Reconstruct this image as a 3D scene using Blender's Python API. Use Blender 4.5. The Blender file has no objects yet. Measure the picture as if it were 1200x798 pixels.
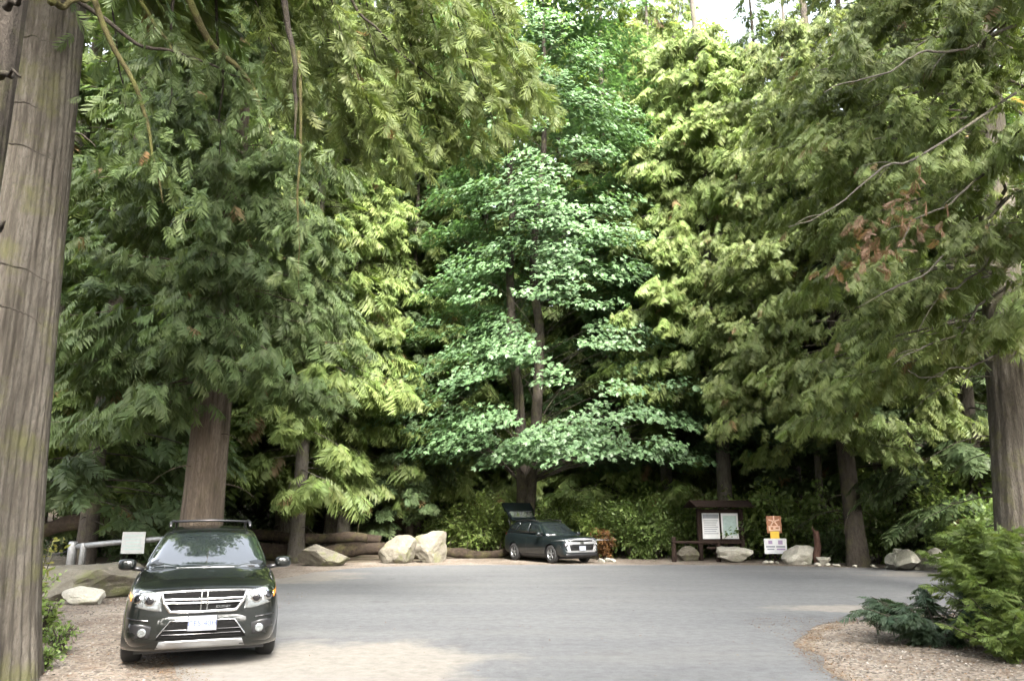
import bpy, bmesh, math, random
import numpy as np
from mathutils import Vector, Matrix
from mathutils.bvhtree import BVHTree

# ---------------------------------------------------------------- camera, sky, sun, exposure
S = bpy.context.scene
COL = S.collection
R = math.radians
FPX, CAMH, PITCH = 870.0, 1.8, R(13.3)          # focal length in photo pixels (1200 wide), eye height, tilt up
cam = bpy.data.cameras.new('camera')
cam.sensor_fit = 'HORIZONTAL'; cam.sensor_width = 36.0; cam.lens = 36.0 * FPX / 1200.0
cam.clip_start = 0.05; cam.clip_end = 2000
camo = bpy.data.objects.new('camera', cam); COL.objects.link(camo)
camo.location = (0, 0, CAMH); camo.rotation_euler = (R(90) + PITCH, 0, 0)
S.camera = camo

SUN_EL, SUN_AZ = R(40), R(166)                  # azimuth clockwise from +Y (166 = behind the camera, a little to the right)
w = bpy.data.worlds.new('World'); S.world = w; w.use_nodes = True
nt = w.node_tree
sky = nt.nodes.new('ShaderNodeTexSky'); sky.sky_type = 'NISHITA'; sky.sun_disc = False
sky.sun_elevation = SUN_EL; sky.sun_rotation = SUN_AZ
sky.air_density = 1.0; sky.dust_density = 8.0; sky.ozone_density = 0.6
bg = nt.nodes['Background']; bg.inputs['Strength'].default_value = 0.15
hz = nt.nodes.new('ShaderNodeHueSaturation'); hz.inputs['Saturation'].default_value = 0.35     # thin bright overcast: the same sky, whiter all over
nt.links.new(sky.outputs[0], hz.inputs['Color']); nt.links.new(hz.outputs[0], bg.inputs[0])
sl = bpy.data.lights.new('sun', 'SUN'); sl.energy = 1.4; sl.angle = R(16); sl.color = (1.0, 0.96, 0.88)
slo = bpy.data.objects.new('sun', sl); COL.objects.link(slo)
_d = Vector((math.sin(SUN_AZ) * math.cos(SUN_EL), math.cos(SUN_AZ) * math.cos(SUN_EL), math.sin(SUN_EL)))
slo.rotation_euler = _d.to_track_quat('Z', 'Y').to_euler(); slo.location = (0, 0, 60)
S.view_settings.view_transform = 'Standard'; S.view_settings.look = 'None'
S.view_settings.exposure = 3.5; S.view_settings.gamma = 1.0
S.render.engine = 'CYCLES'
cy = S.cycles
cy.max_bounces = 6; cy.diffuse_bounces = 4; cy.glossy_bounces = 3; cy.transmission_bounces = 4; cy.transparent_max_bounces = 6
cy.sample_clamp_indirect = 4.0; cy.caustics_reflective = False; cy.caustics_refractive = False
cy.use_denoising = True

CP, SP = math.cos(PITCH), math.sin(PITCH)
def pix(u, v, t):
    """photo pixel + depth along the optical axis -> point"""
    y = (399 - v) / FPX
    return np.array([(u - 600) / FPX * t, t * (CP - y * SP), CAMH + t * (SP + y * CP)])
def G(u, v, z=0.0):
    """photo pixel -> point on the ground"""
    y = (399 - v) / FPX
    t = (z - CAMH) / (SP + y * CP)
    p = pix(u, v, t); return float(p[0]), float(p[1])

# ---------------------------------------------------------------- helpers
def hsh(*a):
    return np.random.default_rng(abs(hash(a)) % (2 ** 31))
def npnoise(x, seed=0):
    """smooth 1-D value noise"""
    x = np.asarray(x, float); i = np.floor(x).astype(int); f = x - i; f = f * f * (3 - 2 * f)
    def h(n): return np.modf(np.sin(n * 127.1 + seed * 311.7) * 43758.5453)[0]
    return h(i) * (1 - f) + h(i + 1) * f
def noise3(p, seed=0):
    p = np.asarray(p, float); i = np.floor(p).astype(int); f = p - i; f = f * f * (3 - 2 * f)
    out = 0
    for a in (0, 1):
        for b in (0, 1):
            for c in (0, 1):
                n = (i[..., 0] + a) * 127.1 + (i[..., 1] + b) * 311.7 + (i[..., 2] + c) * 74.7 + seed * 53.3
                h = np.modf(np.abs(np.sin(n) * 43758.5453))[0]
                out = out + h * (f[..., 0] if a else 1 - f[..., 0]) * (f[..., 1] if b else 1 - f[..., 1]) * (f[..., 2] if c else 1 - f[..., 2])
    return out

class MB:
    """collects vertices, polygons, vertex colours; builds ONE mesh object"""
    def __init__(s): s.v = []; s.f = {3: [], 4: []}; s.c = []; s.n = 0; s.ng = []
    def add(s, v, f, col=None):
        v = np.asarray(v, np.float32).reshape(-1, 3); f = np.asarray(f, np.int64)
        s.v.append(v)
        if len(f): s.f[f.shape[1]].append(f + s.n)
        c = np.ones((len(v), 3), np.float32)
        if col is not None: c[:] = col
        s.c.append(c); s.n += len(v)
    def ngon(s, idx): s.ng.append(list(idx))
    def mesh(s, name, smooth=False):
        v = np.concatenate(s.v); me = bpy.data.meshes.new(name)
        fs = [np.concatenate(x) for x in (s.f[3], s.f[4]) if x]
        loops = [x.ravel() for x in fs] + [np.array(g) for g in s.ng]
        sizes = [np.full(len(x), x.shape[1]) for x in fs] + [np.array([len(g)]) for g in s.ng]
        loops = np.concatenate(loops).astype(np.int32); sizes = np.concatenate(sizes).astype(np.int32)
        me.vertices.add(len(v)); me.vertices.foreach_set('co', v.ravel())
        me.loops.add(len(loops)); me.loops.foreach_set('vertex_index', loops)
        me.polygons.add(len(sizes))
        st = np.concatenate([[0], np.cumsum(sizes)[:-1]]).astype(np.int32)
        me.polygons.foreach_set('loop_start', st); me.polygons.foreach_set('loop_total', sizes)
        me.polygons.foreach_set('use_smooth', np.full(len(sizes), smooth))
        a = me.color_attributes.new('Col', 'FLOAT_COLOR', 'POINT')
        c = np.concatenate(s.c); c4 = np.ones((len(c), 4), np.float32); c4[:, :3] = c
        a.data.foreach_set('color', c4.ravel())
        me.update(calc_edges=True); me.validate()
        return me
    # shapes
    def box(s, c, d, rot=None, col=None):
        c = np.asarray(c, float); d = np.asarray(d, float) / 2
        v = np.array([[x, y, z] for x in (-1, 1) for y in (-1, 1) for z in (-1, 1)]) * d
        if rot is not None: v = v @ np.asarray(rot).T
        s.add(v + c, [[0, 1, 3, 2], [4, 6, 7, 5], [0, 4, 5, 1], [2, 3, 7, 6], [0, 2, 6, 4], [1, 5, 7, 3]], col)
    def tube(s, P, r, n=6, col=None, caps=True):
        P = np.asarray(P, float); m = len(P); r = np.broadcast_to(np.asarray(r, float), (m,))
        T = np.gradient(P, axis=0); T /= np.linalg.norm(T, axis=1)[:, None] + 1e-9
        ref = np.array([0.0, 0, 1]) if abs(T[:, 2]).mean() < 0.8 else np.array([1.0, 0, 0])
        A = np.cross(T, ref); A /= np.linalg.norm(A, axis=1)[:, None] + 1e-9; B = np.cross(T, A)
        th = np.linspace(0, 2 * np.pi, n, endpoint=False)
        V = P[:, None] + r[:, None, None] * (np.cos(th)[None, :, None] * A[:, None] + np.sin(th)[None, :, None] * B[:, None])
        i = np.arange(m - 1)[:, None] * n; j = np.arange(n)[None]; k = (j + 1) % n
        F = np.stack([i + j, i + k, i + n + k, i + n + j], -1).reshape(-1, 4)
        b = s.n; s.add(V.reshape(-1, 3), F[:, ::-1], col)
        if caps: s.ngon(range(b + n - 1, b - 1, -1)) if False else (s.ngon(range(b, b + n)), s.ngon(range(b + (m - 1) * n + n - 1, b + (m - 1) * n - 1, -1)))
    def lathe(s, prof, n=24, axis=0, c=(0, 0, 0), col=None):
        """prof: (radius, along-axis) list; axis 0 = x"""
        prof = np.asarray(prof, float); m = len(prof); th = np.linspace(0, 2 * np.pi, n, endpoint=False)
        a = np.repeat(prof[:, 1][:, None], n, 1); p = prof[:, 0][:, None] * np.cos(th); q = prof[:, 0][:, None] * np.sin(th)
        V = np.stack({0: [a, p, q], 1: [p, a, q], 2: [p, q, a]}[axis], -1).reshape(-1, 3) + np.asarray(c)
        i = np.arange(m - 1)[:, None] * n; j = np.arange(n)[None]; k = (j + 1) % n
        s.add(V, np.stack([i + j, i + k, i + n + k, i + n + j], -1).reshape(-1, 4), col)

def tag(o, label=None, cat=None, group=None, kind=None):
    if label: o['label'] = label
    if cat: o['category'] = cat
    if group: o['group'] = group
    if kind: o['kind'] = kind
    return o
def link(name, me, m=None, parent=None, smooth=None):
    o = bpy.data.objects.new(name, me); COL.objects.link(o)
    if m is not None and not me.materials: me.materials.append(m)
    if parent is not None: o.parent = parent
    return o
def build(name, mb, m, parent=None, smooth=False):
    return link(name, mb.mesh(name, smooth), m, parent)
def thing(name, loc, label, cat, group=None, rz=0.0):
    o = bpy.data.objects.new(name, None); COL.objects.link(o)
    o.location = loc; o.rotation_euler = (0, 0, rz); o.empty_display_size = 0.2
    return tag(o, label, cat, group)
def dup(root, loc, rz=0.0, sc=1.0, label=None, group=None):
    r = root.copy(); COL.objects.link(r); r.location = loc; r.rotation_euler = (0, 0, rz)
    r.scale = (sc, sc, sc) if np.isscalar(sc) else sc
    if label: r['label'] = label
    if group: r['group'] = group
    for ch in root.children:
        c = ch.copy(); COL.objects.link(c); c.parent = r
        for g in ch.children:
            d = g.copy(); COL.objects.link(d); d.parent = c
    return r

# ---------------------------------------------------------------- materials
def mat(name):
    m = bpy.data.materials.new(name); m.use_nodes = True; t = m.node_tree
    return m, t, t.nodes['Principled BSDF']
def nd(t, typ, **kw):
    n = t.nodes.new('ShaderNode' + typ)
    for k, v in kw.items():
        if k in n.inputs: n.inputs[k].default_value = v
        else: setattr(n, k, v)
    return n
def ramp(t, fac, stops):
    r = nd(t, 'ValToRGB'); e = r.color_ramp.elements
    while len(e) < len(stops): e.new(0.5)
    for i, (p, c) in enumerate(stops):
        e[i].position = p; e[i].color = (*c, 1) if len(c) == 3 else c
    t.links.new(fac, r.inputs[0]); return r.outputs[0]
def mixc(t, fac, a, b, blend='MIX'):
    n = nd(t, 'Mix', data_type='RGBA', blend_type=blend)
    if isinstance(fac, (int, float)): n.inputs[0].default_value = fac
    else: t.links.new(fac, n.inputs[0])
    for i, x in ((6, a), (7, b)):
        if isinstance(x, tuple): n.inputs[i].default_value = (*x, 1)
        else: t.links.new(x, n.inputs[i])
    return n.outputs[2]
def noise(t, scale, detail=4, rough=0.55, vec=None, mscale=None, coord='Object'):
    n = nd(t, 'TexNoise', Scale=scale, Detail=detail, Roughness=rough)
    c = nd(t, 'TexCoord').outputs[coord] if vec is None else vec
    if mscale:
        mp = nd(t, 'Mapping'); mp.inputs['Scale'].default_value = mscale; t.links.new(c, mp.inputs[0]); c = mp.outputs[0]
    t.links.new(c, n.inputs['Vector']); return n.outputs['Fac']
def bump(t, b, h, strength=0.5, dist=0.02):
    n = nd(t, 'Bump', Strength=strength, Distance=dist); t.links.new(h, n.inputs['Height']); t.links.new(n.outputs[0], b.inputs['Normal'])

def m_plain(name, col, rough=0.5, metal=0.0, coat=0.0, var=0.25, scale=6.0, spec=0.5):
    m, t, b = mat(name)
    f = noise(t, scale, 5)
    c = ramp(t, f, [(0.3, tuple(x * (1 - var) for x in col)), (0.7, tuple(min(1, x * (1 + var)) for x in col))])
    t.links.new(c, b.inputs['Base Color'])
    rr = nd(t, 'MapRange'); rr.inputs[3].default_value = rough * 0.85; rr.inputs[4].default_value = min(1, rough * 1.15)
    t.links.new(f, rr.inputs[0]); t.links.new(rr.outputs[0], b.inputs['Roughness'])
    b.inputs['Metallic'].default_value = metal; b.inputs['Coat Weight'].default_value = coat; b.inputs['Coat Roughness'].default_value = 0.04
    b.inputs['Specular IOR Level'].default_value = spec
    return m
def m_leaf(name, transl=0.35, rough=0.5, spec=0.3, tcol=(1.25, 1.3, 0.7)):
    m, t, b = mat(name)
    a = nd(t, 'Attribute', attribute_name='Col')
    t.links.new(a.outputs['Color'], b.inputs['Base Color'])
    b.inputs['Roughness'].default_value = rough; b.inputs['Specular IOR Level'].default_value = spec
    tr = nd(t, 'BsdfTranslucent'); t.links.new(mixc(t, 1.0, a.outputs['Color'], tcol, 'MULTIPLY'), tr.inputs[0])
    mx = nd(t, 'MixShader'); mx.inputs[0].default_value = transl
    t.links.new(b.outputs[0], mx.inputs[1]); t.links.new(tr.outputs[0], mx.inputs[2])
    t.links.new(mx.outputs[0], t.nodes['Material Output'].inputs[0])
    return m
def m_bark(name, c0, c1, sc=9.0, stretch=0.09, moss=0.0, bs=0.7):
    m, t, b = mat(name)
    f = noise(t, sc, 8, 0.62, mscale=(1, 1, stretch))
    f2 = noise(t, 1.3, 4, 0.6)
    g = noise(t, sc * 3.0, 6, 0.72, mscale=(1, 1, stretch * 3.2))
    c = ramp(t, f, [(0.36, tuple(x * 0.30 for x in c0)), (0.46, c0), (0.62, c1)])
    c = mixc(t, ramp(t, g, [(0.38, (0.75,) * 3), (0.55, (0, 0, 0))]), c, tuple(x * 0.35 for x in c0))
    c = mixc(t, f2, c, tuple(x * 0.72 for x in c0))
    if moss:
        gm = ramp(t, noise(t, 2.2, 6, 0.65), [(0.5, (0, 0, 0)), (0.68, (moss,) * 3)])
        c = mixc(t, gm, c, (0.10, 0.105, 0.03))
    t.links.new(c, b.inputs['Base Color']); b.inputs['Roughness'].default_value = 0.9; b.inputs['Specular IOR Level'].default_value = 0.15
    ad = nd(t, 'Math', operation='ADD'); t.links.new(f, ad.inputs[0]); t.links.new(g, ad.inputs[1]); bump(t, b, ad.outputs[0], bs, 0.05)
    return m
def m_stone(name, c0, c1, moss=0.3):
    m, t, b = mat(name)
    f = noise(t, 3.0, 8, 0.65); g = noise(t, 22.0, 6, 0.7)
    c = ramp(t, f, [(0.3, c0), (0.62, c1)])
    c = mixc(t, ramp(t, g, [(0.35, (0, 0, 0)), (0.7, (0.5, 0.5, 0.5))]), c, tuple(x * 0.45 for x in c0))
    c = mixc(t, ramp(t, noise(t, 1.7, 6, 0.7), [(0.52, (0, 0, 0)), (0.66, (moss,) * 3)]), c, (0.10, 0.11, 0.04))
    t.links.new(c, b.inputs['Base Color']); b.inputs['Roughness'].default_value = 0.88; b.inputs['Specular IOR Level'].default_value = 0.2
    bump(t, b, g, 0.5, 0.02)
    return m

# ground materials
def m_ground_forest():
    m, t, b = mat('forest_floor')
    f = noise(t, 1.2, 8, 0.7); g = noise(t, 30, 4, 0.7)
    c = ramp(t, f, [(0.3, (0.035, 0.026, 0.016)), (0.5, (0.075, 0.055, 0.032)), (0.7, (0.06, 0.07, 0.025))])
    c = mixc(t, g, c, (0.05, 0.035, 0.02)); t.links.new(c, b.inputs['Base Color'])
    b.inputs['Roughness'].default_value = 0.95; bump(t, b, g, 0.8, 0.05); return m
def m_gravel(name, c0, c1, c2):
    m, t, b = mat(name)
    co = nd(t, 'TexCoord').outputs['Object']
    v = nd(t, 'TexVoronoi', Scale=24.0); t.links.new(co, v.inputs['Vector'])
    v2 = nd(t, 'TexVoronoi', Scale=11.0); t.links.new(co, v2.inputs['Vector'])
    f = noise(t, 0.55, 6, 0.65)
    c = ramp(t, f, [(0.32, c0), (0.55, c1), (0.72, c2)])
    hs = nd(t, 'HueSaturation', Saturation=0.0); t.links.new(v.outputs['Color'], hs.inputs['Color'])
    c = mixc(t, 0.85, c, hs.outputs[0], 'OVERLAY')
    lit = ramp(t, noise(t, 2.4, 8, 0.72), [(0.5, (0, 0, 0)), (0.66, (0.65,) * 3)])
    c = mixc(t, lit, c, (0.085, 0.052, 0.028))
    t.links.new(c, b.inputs['Base Color']); b.inputs['Roughness'].default_value = 0.95
    b.inputs['Specular IOR Level'].default_value = 0.2
    bump(t, b, v.outputs['Distance'], 0.9, 0.03); return m
def m_asphalt():
    m, t, b = mat('asphalt')
    co = nd(t, 'TexCoord').outputs['Object']
    f = noise(t, 0.35, 7, 0.6); g = noise(t, 60, 3, 0.7); st = noise(t, 0.8, 6, 0.6, mscale=(0.25, 1.6, 1))
    c = ramp(t, f, [(0.3, (0.058, 0.061, 0.067)), (0.55, (0.078, 0.081, 0.086)), (0.75, (0.098, 0.099, 0.100))])
    c = mixc(t, 0.35, c, ramp(t, st, [(0.3, (0.05, 0.053, 0.058)), (0.7, (0.115, 0.115, 0.115))]))
    c = mixc(t, 0.30, c, ramp(t, g, [(0.3, (0.03, 0.03, 0.031)), (0.7, (0.14, 0.14, 0.135))]))
    # pale dust tracked in at the gravel edges, plus soft sun dapples painted into the colour
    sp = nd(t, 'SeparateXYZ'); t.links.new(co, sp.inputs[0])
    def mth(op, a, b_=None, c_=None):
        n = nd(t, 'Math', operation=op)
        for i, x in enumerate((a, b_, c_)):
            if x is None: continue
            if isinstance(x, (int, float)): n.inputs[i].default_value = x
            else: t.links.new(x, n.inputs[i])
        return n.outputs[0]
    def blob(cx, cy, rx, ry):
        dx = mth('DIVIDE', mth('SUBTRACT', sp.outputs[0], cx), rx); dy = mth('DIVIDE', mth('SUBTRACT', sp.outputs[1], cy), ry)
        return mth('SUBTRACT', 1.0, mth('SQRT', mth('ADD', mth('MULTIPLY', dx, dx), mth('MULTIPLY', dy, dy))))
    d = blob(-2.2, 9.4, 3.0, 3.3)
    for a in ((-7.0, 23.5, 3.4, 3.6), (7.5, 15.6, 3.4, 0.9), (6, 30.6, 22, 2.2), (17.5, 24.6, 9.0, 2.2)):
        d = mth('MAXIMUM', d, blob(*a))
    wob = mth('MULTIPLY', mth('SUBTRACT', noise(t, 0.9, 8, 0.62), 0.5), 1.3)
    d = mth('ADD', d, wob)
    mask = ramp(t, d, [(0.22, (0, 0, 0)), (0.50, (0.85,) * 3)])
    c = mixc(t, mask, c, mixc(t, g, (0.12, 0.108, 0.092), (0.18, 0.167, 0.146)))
    # cracks and tar stains
    wv = noise(t, 1.4, 8, 0.75)
    c = mixc(t, ramp(t, wv, [(0.60, (0, 0, 0)), (0.72, (0.30,) * 3)]), c, (0.045, 0.046, 0.048))
    mo = noise(t, 5.5, 6, 0.75)                                   # worn aggregate, oil drips and old patches
    c = mixc(t, 0.55, c, ramp(t, mo, [(0.32, (0.28,) * 3), (0.5, (0.5,) * 3), (0.68, (0.70,) * 3)]), 'OVERLAY')
    oil = nd(t, 'TexVoronoi', Scale=0.55); t.links.new(co, oil.inputs['Vector'])
    c = mixc(t, ramp(t, mth('ADD', oil.outputs['Distance'], mth('MULTIPLY', mth('SUBTRACT', mo, .5), .25)), [(0.05, (0.45,) * 3), (0.16, (0, 0, 0))]), c, (0.040, 0.040, 0.042))
    tr = noise(t, 0.5, 6, 0.65, mscale=(0.35, 1.5, 1))
    c = mixc(t, ramp(t, tr, [(0.52, (0, 0, 0)), (0.68, (0.38,) * 3)]), c, (0.125, 0.122, 0.115))
    t.links.new(c, b.inputs['Base Color']); b.inputs['Roughness'].default_value = 0.82; b.inputs['Specular IOR Level'].default_value = 0.35
    bump(t, b, g, 0.35, 0.01); return m

M = {}
M['forest'] = m_ground_forest()
M['gravel'] = m_gravel('gravel', (0.075, 0.062, 0.050), (0.11, 0.094, 0.078), (0.145, 0.128, 0.108))
M['pale_gravel'] = m_gravel('pale_gravel', (0.19, 0.175, 0.15), (0.25, 0.23, 0.20), (0.30, 0.28, 0.25))
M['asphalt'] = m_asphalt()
M['leaf'] = m_leaf('conifer_foliage', 0.45, 0.55, 0.3)
M['leaf_broad'] = m_leaf('broad_foliage', 0.38, 0.45, 0.35, (1.1, 1.25, 0.65))
M['litter'] = m_leaf('dry_litter', 0.05, 0.9, 0.1, (1, 1, 1))
M['cedar_bark'] = m_bark('cedar_bark', (0.098, 0.086, 0.070), (0.180, 0.165, 0.140), 13, 0.085, 0.5)
M['red_bark'] = m_bark('cedar_bark_reddish', (0.125, 0.098, 0.075), (0.21, 0.175, 0.14), 9, 0.07, 0.15)
M['dark_bark'] = m_bark('dark_bark', (0.045, 0.038, 0.031), (0.08, 0.068, 0.056), 14, 0.35, 0.3)
M['grey_bark'] = m_bark('grey_bark', (0.085, 0.076, 0.064), (0.14, 0.128, 0.11), 12, 0.3, 0.4)
M['moss_bark'] = m_bark('mossy_branch', (0.08, 0.07, 0.032), (0.13, 0.12, 0.045), 14, 0.6, 0.9)
M['twig'] = m_bark('twig_bark', (0.06, 0.05, 0.04), (0.12, 0.105, 0.088), 20, 0.5, 0.2)
M['stone'] = m_stone('boulder_granite', (0.092, 0.083, 0.064), (0.155, 0.142, 0.115), 0.75)
M['pale_stone'] = m_stone('pale_granite', (0.26, 0.25, 0.215), (0.40, 0.385, 0.33), 0.4)
M['dark_wood'] = m_bark('stained_timber', (0.028, 0.018, 0.014), (0.05, 0.033, 0.026), 14, 0.12, 0, 0.3)
M['red_wood'] = m_bark('weathered_red_wood', (0.10, 0.055, 0.042), (0.17, 0.11, 0.09), 14, 0.3, 0, 0.5)
M['log'] = m_bark('rotting_log', (0.03, 0.022, 0.016), (0.065, 0.048, 0.034), 8, 1.0, 0.3)
# ---------------------------------------------------------------- the setting
def ssm(a, b, x):
    t = np.clip((np.asarray(x, float) - a) / (b - a), 0, 1); return t * t * (3 - 2 * t)
def terrain(x, y):
    x = np.asarray(x, float); y = np.asarray(y, float)
    h = 26 * ssm(38, 150, y + 0.12 * np.abs(x)) + 10 * ssm(24, 120, np.abs(x) + 0 * y) * ssm(10, 40, y)
    out = ssm(33, 37, y) + ssm(-15, -22, x) + ssm(17, 24, x) * ssm(24, 28, y)
    return h + np.clip(out, 0, 1) * 0.45 * (noise3(np.stack([x * .25, y * .25, 0 * x], -1), 4) - 0.25)
def zt(x, y): return float(terrain(x, y))
def grid_ground():
    xs = np.concatenate([np.linspace(-400, -50, 18), np.linspace(-46, 46, 93), np.linspace(50, 400, 18)])
    ys = np.concatenate([np.linspace(-200, -12, 14), np.linspace(-10, 80, 91), np.linspace(84, 420, 22)])
    X, Y = np.meshgrid(xs, ys); Z = terrain(X, Y)
    flat = (Y < 33) & (X > -15) & ((X < 17) | (Y < 24)); Z = np.where(flat, 0, Z)
    n = len(xs); i = np.arange(len(ys) - 1)[:, None] * n; j = np.arange(n - 1)[None]
    F = np.stack([i + j, i + j + 1, i + n + j + 1, i + n + j], -1).reshape(-1, 4)
    mb = MB(); mb.add(np.stack([X, Y, Z], -1).reshape(-1, 3), F); return mb
tag(build('ground', grid_ground(), M['forest'], smooth=True), 'brown forest floor under the trees', None, None, 'structure')

def smooth_outline(pts, step=0.25, jit=0.0, seed=0):
    """closed Catmull-Rom outline through pts, resampled and roughened"""
    p = np.asarray(pts, float); n = len(p); out = []
    for i in range(n):
        a, b, c, d = p[i - 1], p[i], p[(i + 1) % n], p[(i + 2) % n]
        L = np.linalg.norm(c - b); m = max(2, min(60, int(L / step)))
        t = np.linspace(0, 1, m, endpoint=False)[:, None]
        out.append(0.5 * ((2 * b) + (-a + c) * t + (2 * a - 5 * b + 4 * c - d) * t ** 2 + (-a + 3 * b - 3 * c + d) * t ** 3))
    o = np.concatenate(out)
    if jit:
        k = np.arange(len(o)); T = np.roll(o, -1, 0) - np.roll(o, 1, 0); T /= np.linalg.norm(T, axis=1)[:, None] + 1e-9
        N = np.stack([-T[:, 1], T[:, 0]], 1)
        o = o + N * (jit * (npnoise(k * 0.35, seed) + 0.5 * npnoise(k * 0.9, seed + 1) ))[:, None]
    return o
def sheet(name, outline, z, m, label, thick=0.0, dome=0.0):
    bm = bmesh.new()
    vs = [bm.verts.new((x, y, z)) for x, y in outline]
    f = bm.faces.new(vs); bmesh.ops.triangulate(bm, faces=[f])
    me = bpy.data.meshes.new(name); bm.normal_update()
    if sum(f.normal.z for f in bm.faces) < 0: bmesh.ops.reverse_faces(bm, faces=bm.faces[:])
    bm.to_mesh(me); bm.free()
    return tag(link(name, me, m), label, None, None, 'structure')
SHOULDER = [(-2.6, 0), (-2.6, 6), (-3.15, 8), (-4.3, 10), (-5.4, 12.5), (-6.6, 16), (-7.0, 20), (-6.9, 23), (-6.2, 26), (-4.2, 28.6)]
lot = SHOULDER + [(0, 29.4), (6, 29.4), (10, 28.8), (14, 26.9), (20, 25.0), (30, 22.5), (44, 20), (44, 13), (30, 13.6), (15, 14.2), (7.6, 14.6), (6.0, 13.9), (4.7, 12.3), (4.0, 10.8), (3.75, 9.2), (3.8, 7), (3.9, 0), (3.9, -30), (-2.6, -30)]
verge = [(-2.0, -30), (-2.0, 0), (-2.0, 7), (-8.6, 7.5), (-10.5, 11), (-11.5, 15), (-12.5, 20), (-11.2, 24), (-9.8, 27.5), (-8.6, 30.5), (-4, 32), (-1.5, 34.5), (4, 34), (7, 32.6), (12, 31.8), (16, 29.8), (21, 27.2), (32, 25), (46, 22), (46, 12), (20, 11), (9, 10.4), (8.3, 7), (8.3, -30)]
sheet('gravel_verge', smooth_outline(verge, 0.5, 0.5, 3), 0.006, M['gravel'], 'grey-brown gravel verge strewn with dry needles around the asphalt')
side = [(-11.5, 17), (-11.8, 22), (-16, 30), (-22, 38), (-30, 46), (-44, 55), (-52, 52), (-34, 38), (-24, 30), (-17.5, 22), (-14, 17)]
mbs = MB(); so = smooth_outline(side, 0.6, 0.3, 7)
_p = sheet('gravel_side_road', so, 0.010, M['pale_gravel'], 'pale gravel side road behind the barrier')
for vtx in _p.data.vertices:
    x, y = vtx.co.x, vtx.co.y
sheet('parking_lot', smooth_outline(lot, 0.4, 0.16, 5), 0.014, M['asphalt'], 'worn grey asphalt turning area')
# keep the side road on top of the terrain
def drape(o, off):
    bm = bmesh.new(); bm.from_mesh(o.data)
    for _ in range(3):
        bmesh.ops.subdivide_edges(bm, edges=[e for e in bm.edges if e.calc_length() > 2.0], cuts=1); bmesh.ops.triangulate(bm, faces=bm.faces[:])
    for v in bm.verts:
        x, y = v.co.x, v.co.y
        v.co.z = off if (y < 33 and x > -15) else zt(x, y) + off + 0.05
    bm.to_mesh(o.data); bm.free()
drape(_p, 0.010)

# ---------------------------------------------------------------- foliage kit
def unit(v): return v / (np.linalg.norm(v, axis=-1, keepdims=True) + 1e-9)
def make_spray(seed, n=9, hang=0.25, wid=0.42, sub=False, leafw=0.13, ang=52):
    """flat conifer spray along +X (length 1), returns verts, tris, tip-ness"""
    r = np.random.default_rng(seed); V, F, Tn = [], [], []
    def quad(a, b, w, nrm, t0, t1):
        d = unit(b - a); s = np.cross(nrm, d); s = s / (np.linalg.norm(s) + 1e-9) * w
        m = a + (b - a) * 0.42; k = len(V)
        V.extend([a, m + s, b, m - s]); F.extend([[k, k + 3, k + 2], [k, k + 2, k + 1]]); Tn.extend([t0, (t0 + t1) / 2, t1, (t0 + t1) / 2])
    droop = lambda s: -0.16 * s * s
    up = np.array([0, 0, 1.0])
    quad(np.array([0, 0, 0.0]), np.array([0.55, 0, droop(0.55)]), 0.012, up, 0, 0)
    quad(np.array([0.5, 0, droop(0.5)]), np.array([1.0, 0, droop(1.0)]), 0.03, up, 0.3, 1)
    for i in range(n):
        for sd in (-1, 1):
            s = (i + 0.35 + 0.5 * (sd > 0) + r.uniform(-.2, .2)) / (n + 0.3)
            ln = wid * (math.sin(math.pi * min(1, 0.18 + 0.8 * s)) ** 0.8) * r.uniform(0.75, 1.2) + 0.05
            ph = R(ang + r.uniform(-10, 10) - 14 * s)
            b = np.array([s, 0, droop(s)])
            d = np.array([math.cos(ph), sd * math.sin(ph), -hang * r.uniform(0.5, 1.5)])
            tip = b + d * ln
            nr = unit(np.array([r.uniform(-.4, .4), r.uniform(-.4, .4), 1.0]) + np.array([0, sd * hang * 0.8, 0]))
            if not sub:
                quad(b, tip, leafw * ln + 0.008, nr, 0.1 + 0.3 * s, 1.0)
            else:
                quad(b, tip, 0.018, nr, 0.2, 1.0)
                for k in range(3):
                    q = (k + 1) / 4.0; bb = b + d * ln * q
                    for s2 in (-1, 1):
                        l2 = ln * 0.45 * (1.05 - q * 0.6) * r.uniform(.8, 1.2)
                        side = unit(np.cross(nr, d)) * s2
                        quad(bb, bb + (unit(d) * 0.75 + side * 0.6 + np.array([0, 0, -0.3 * hang])) * l2, 0.016 + 0.05 * l2, nr, 0.4, 1.0)
    return np.array(V, np.float32), np.array(F, np.int64), np.array(Tn, np.float32)
SPRAY = [make_spray(10 + i, 8) for i in range(3)]
SPRAY_HANG = [make_spray(20 + i, 11, 0.85, 0.38, False, 0.105, 56) for i in range(3)]
SPRAY_FINE = [make_spray(30 + i, 9, 0.5, 0.42, True) for i in range(3)]
SPRAY_MID = [make_spray(50 + i, 11, 0.45, 0.40, False, 0.075) for i in range(3)]
SPRAY_LOW = [make_spray(40 + i, 5, 0.35, 0.44, False, 0.20) for i in range(3)]

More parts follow.
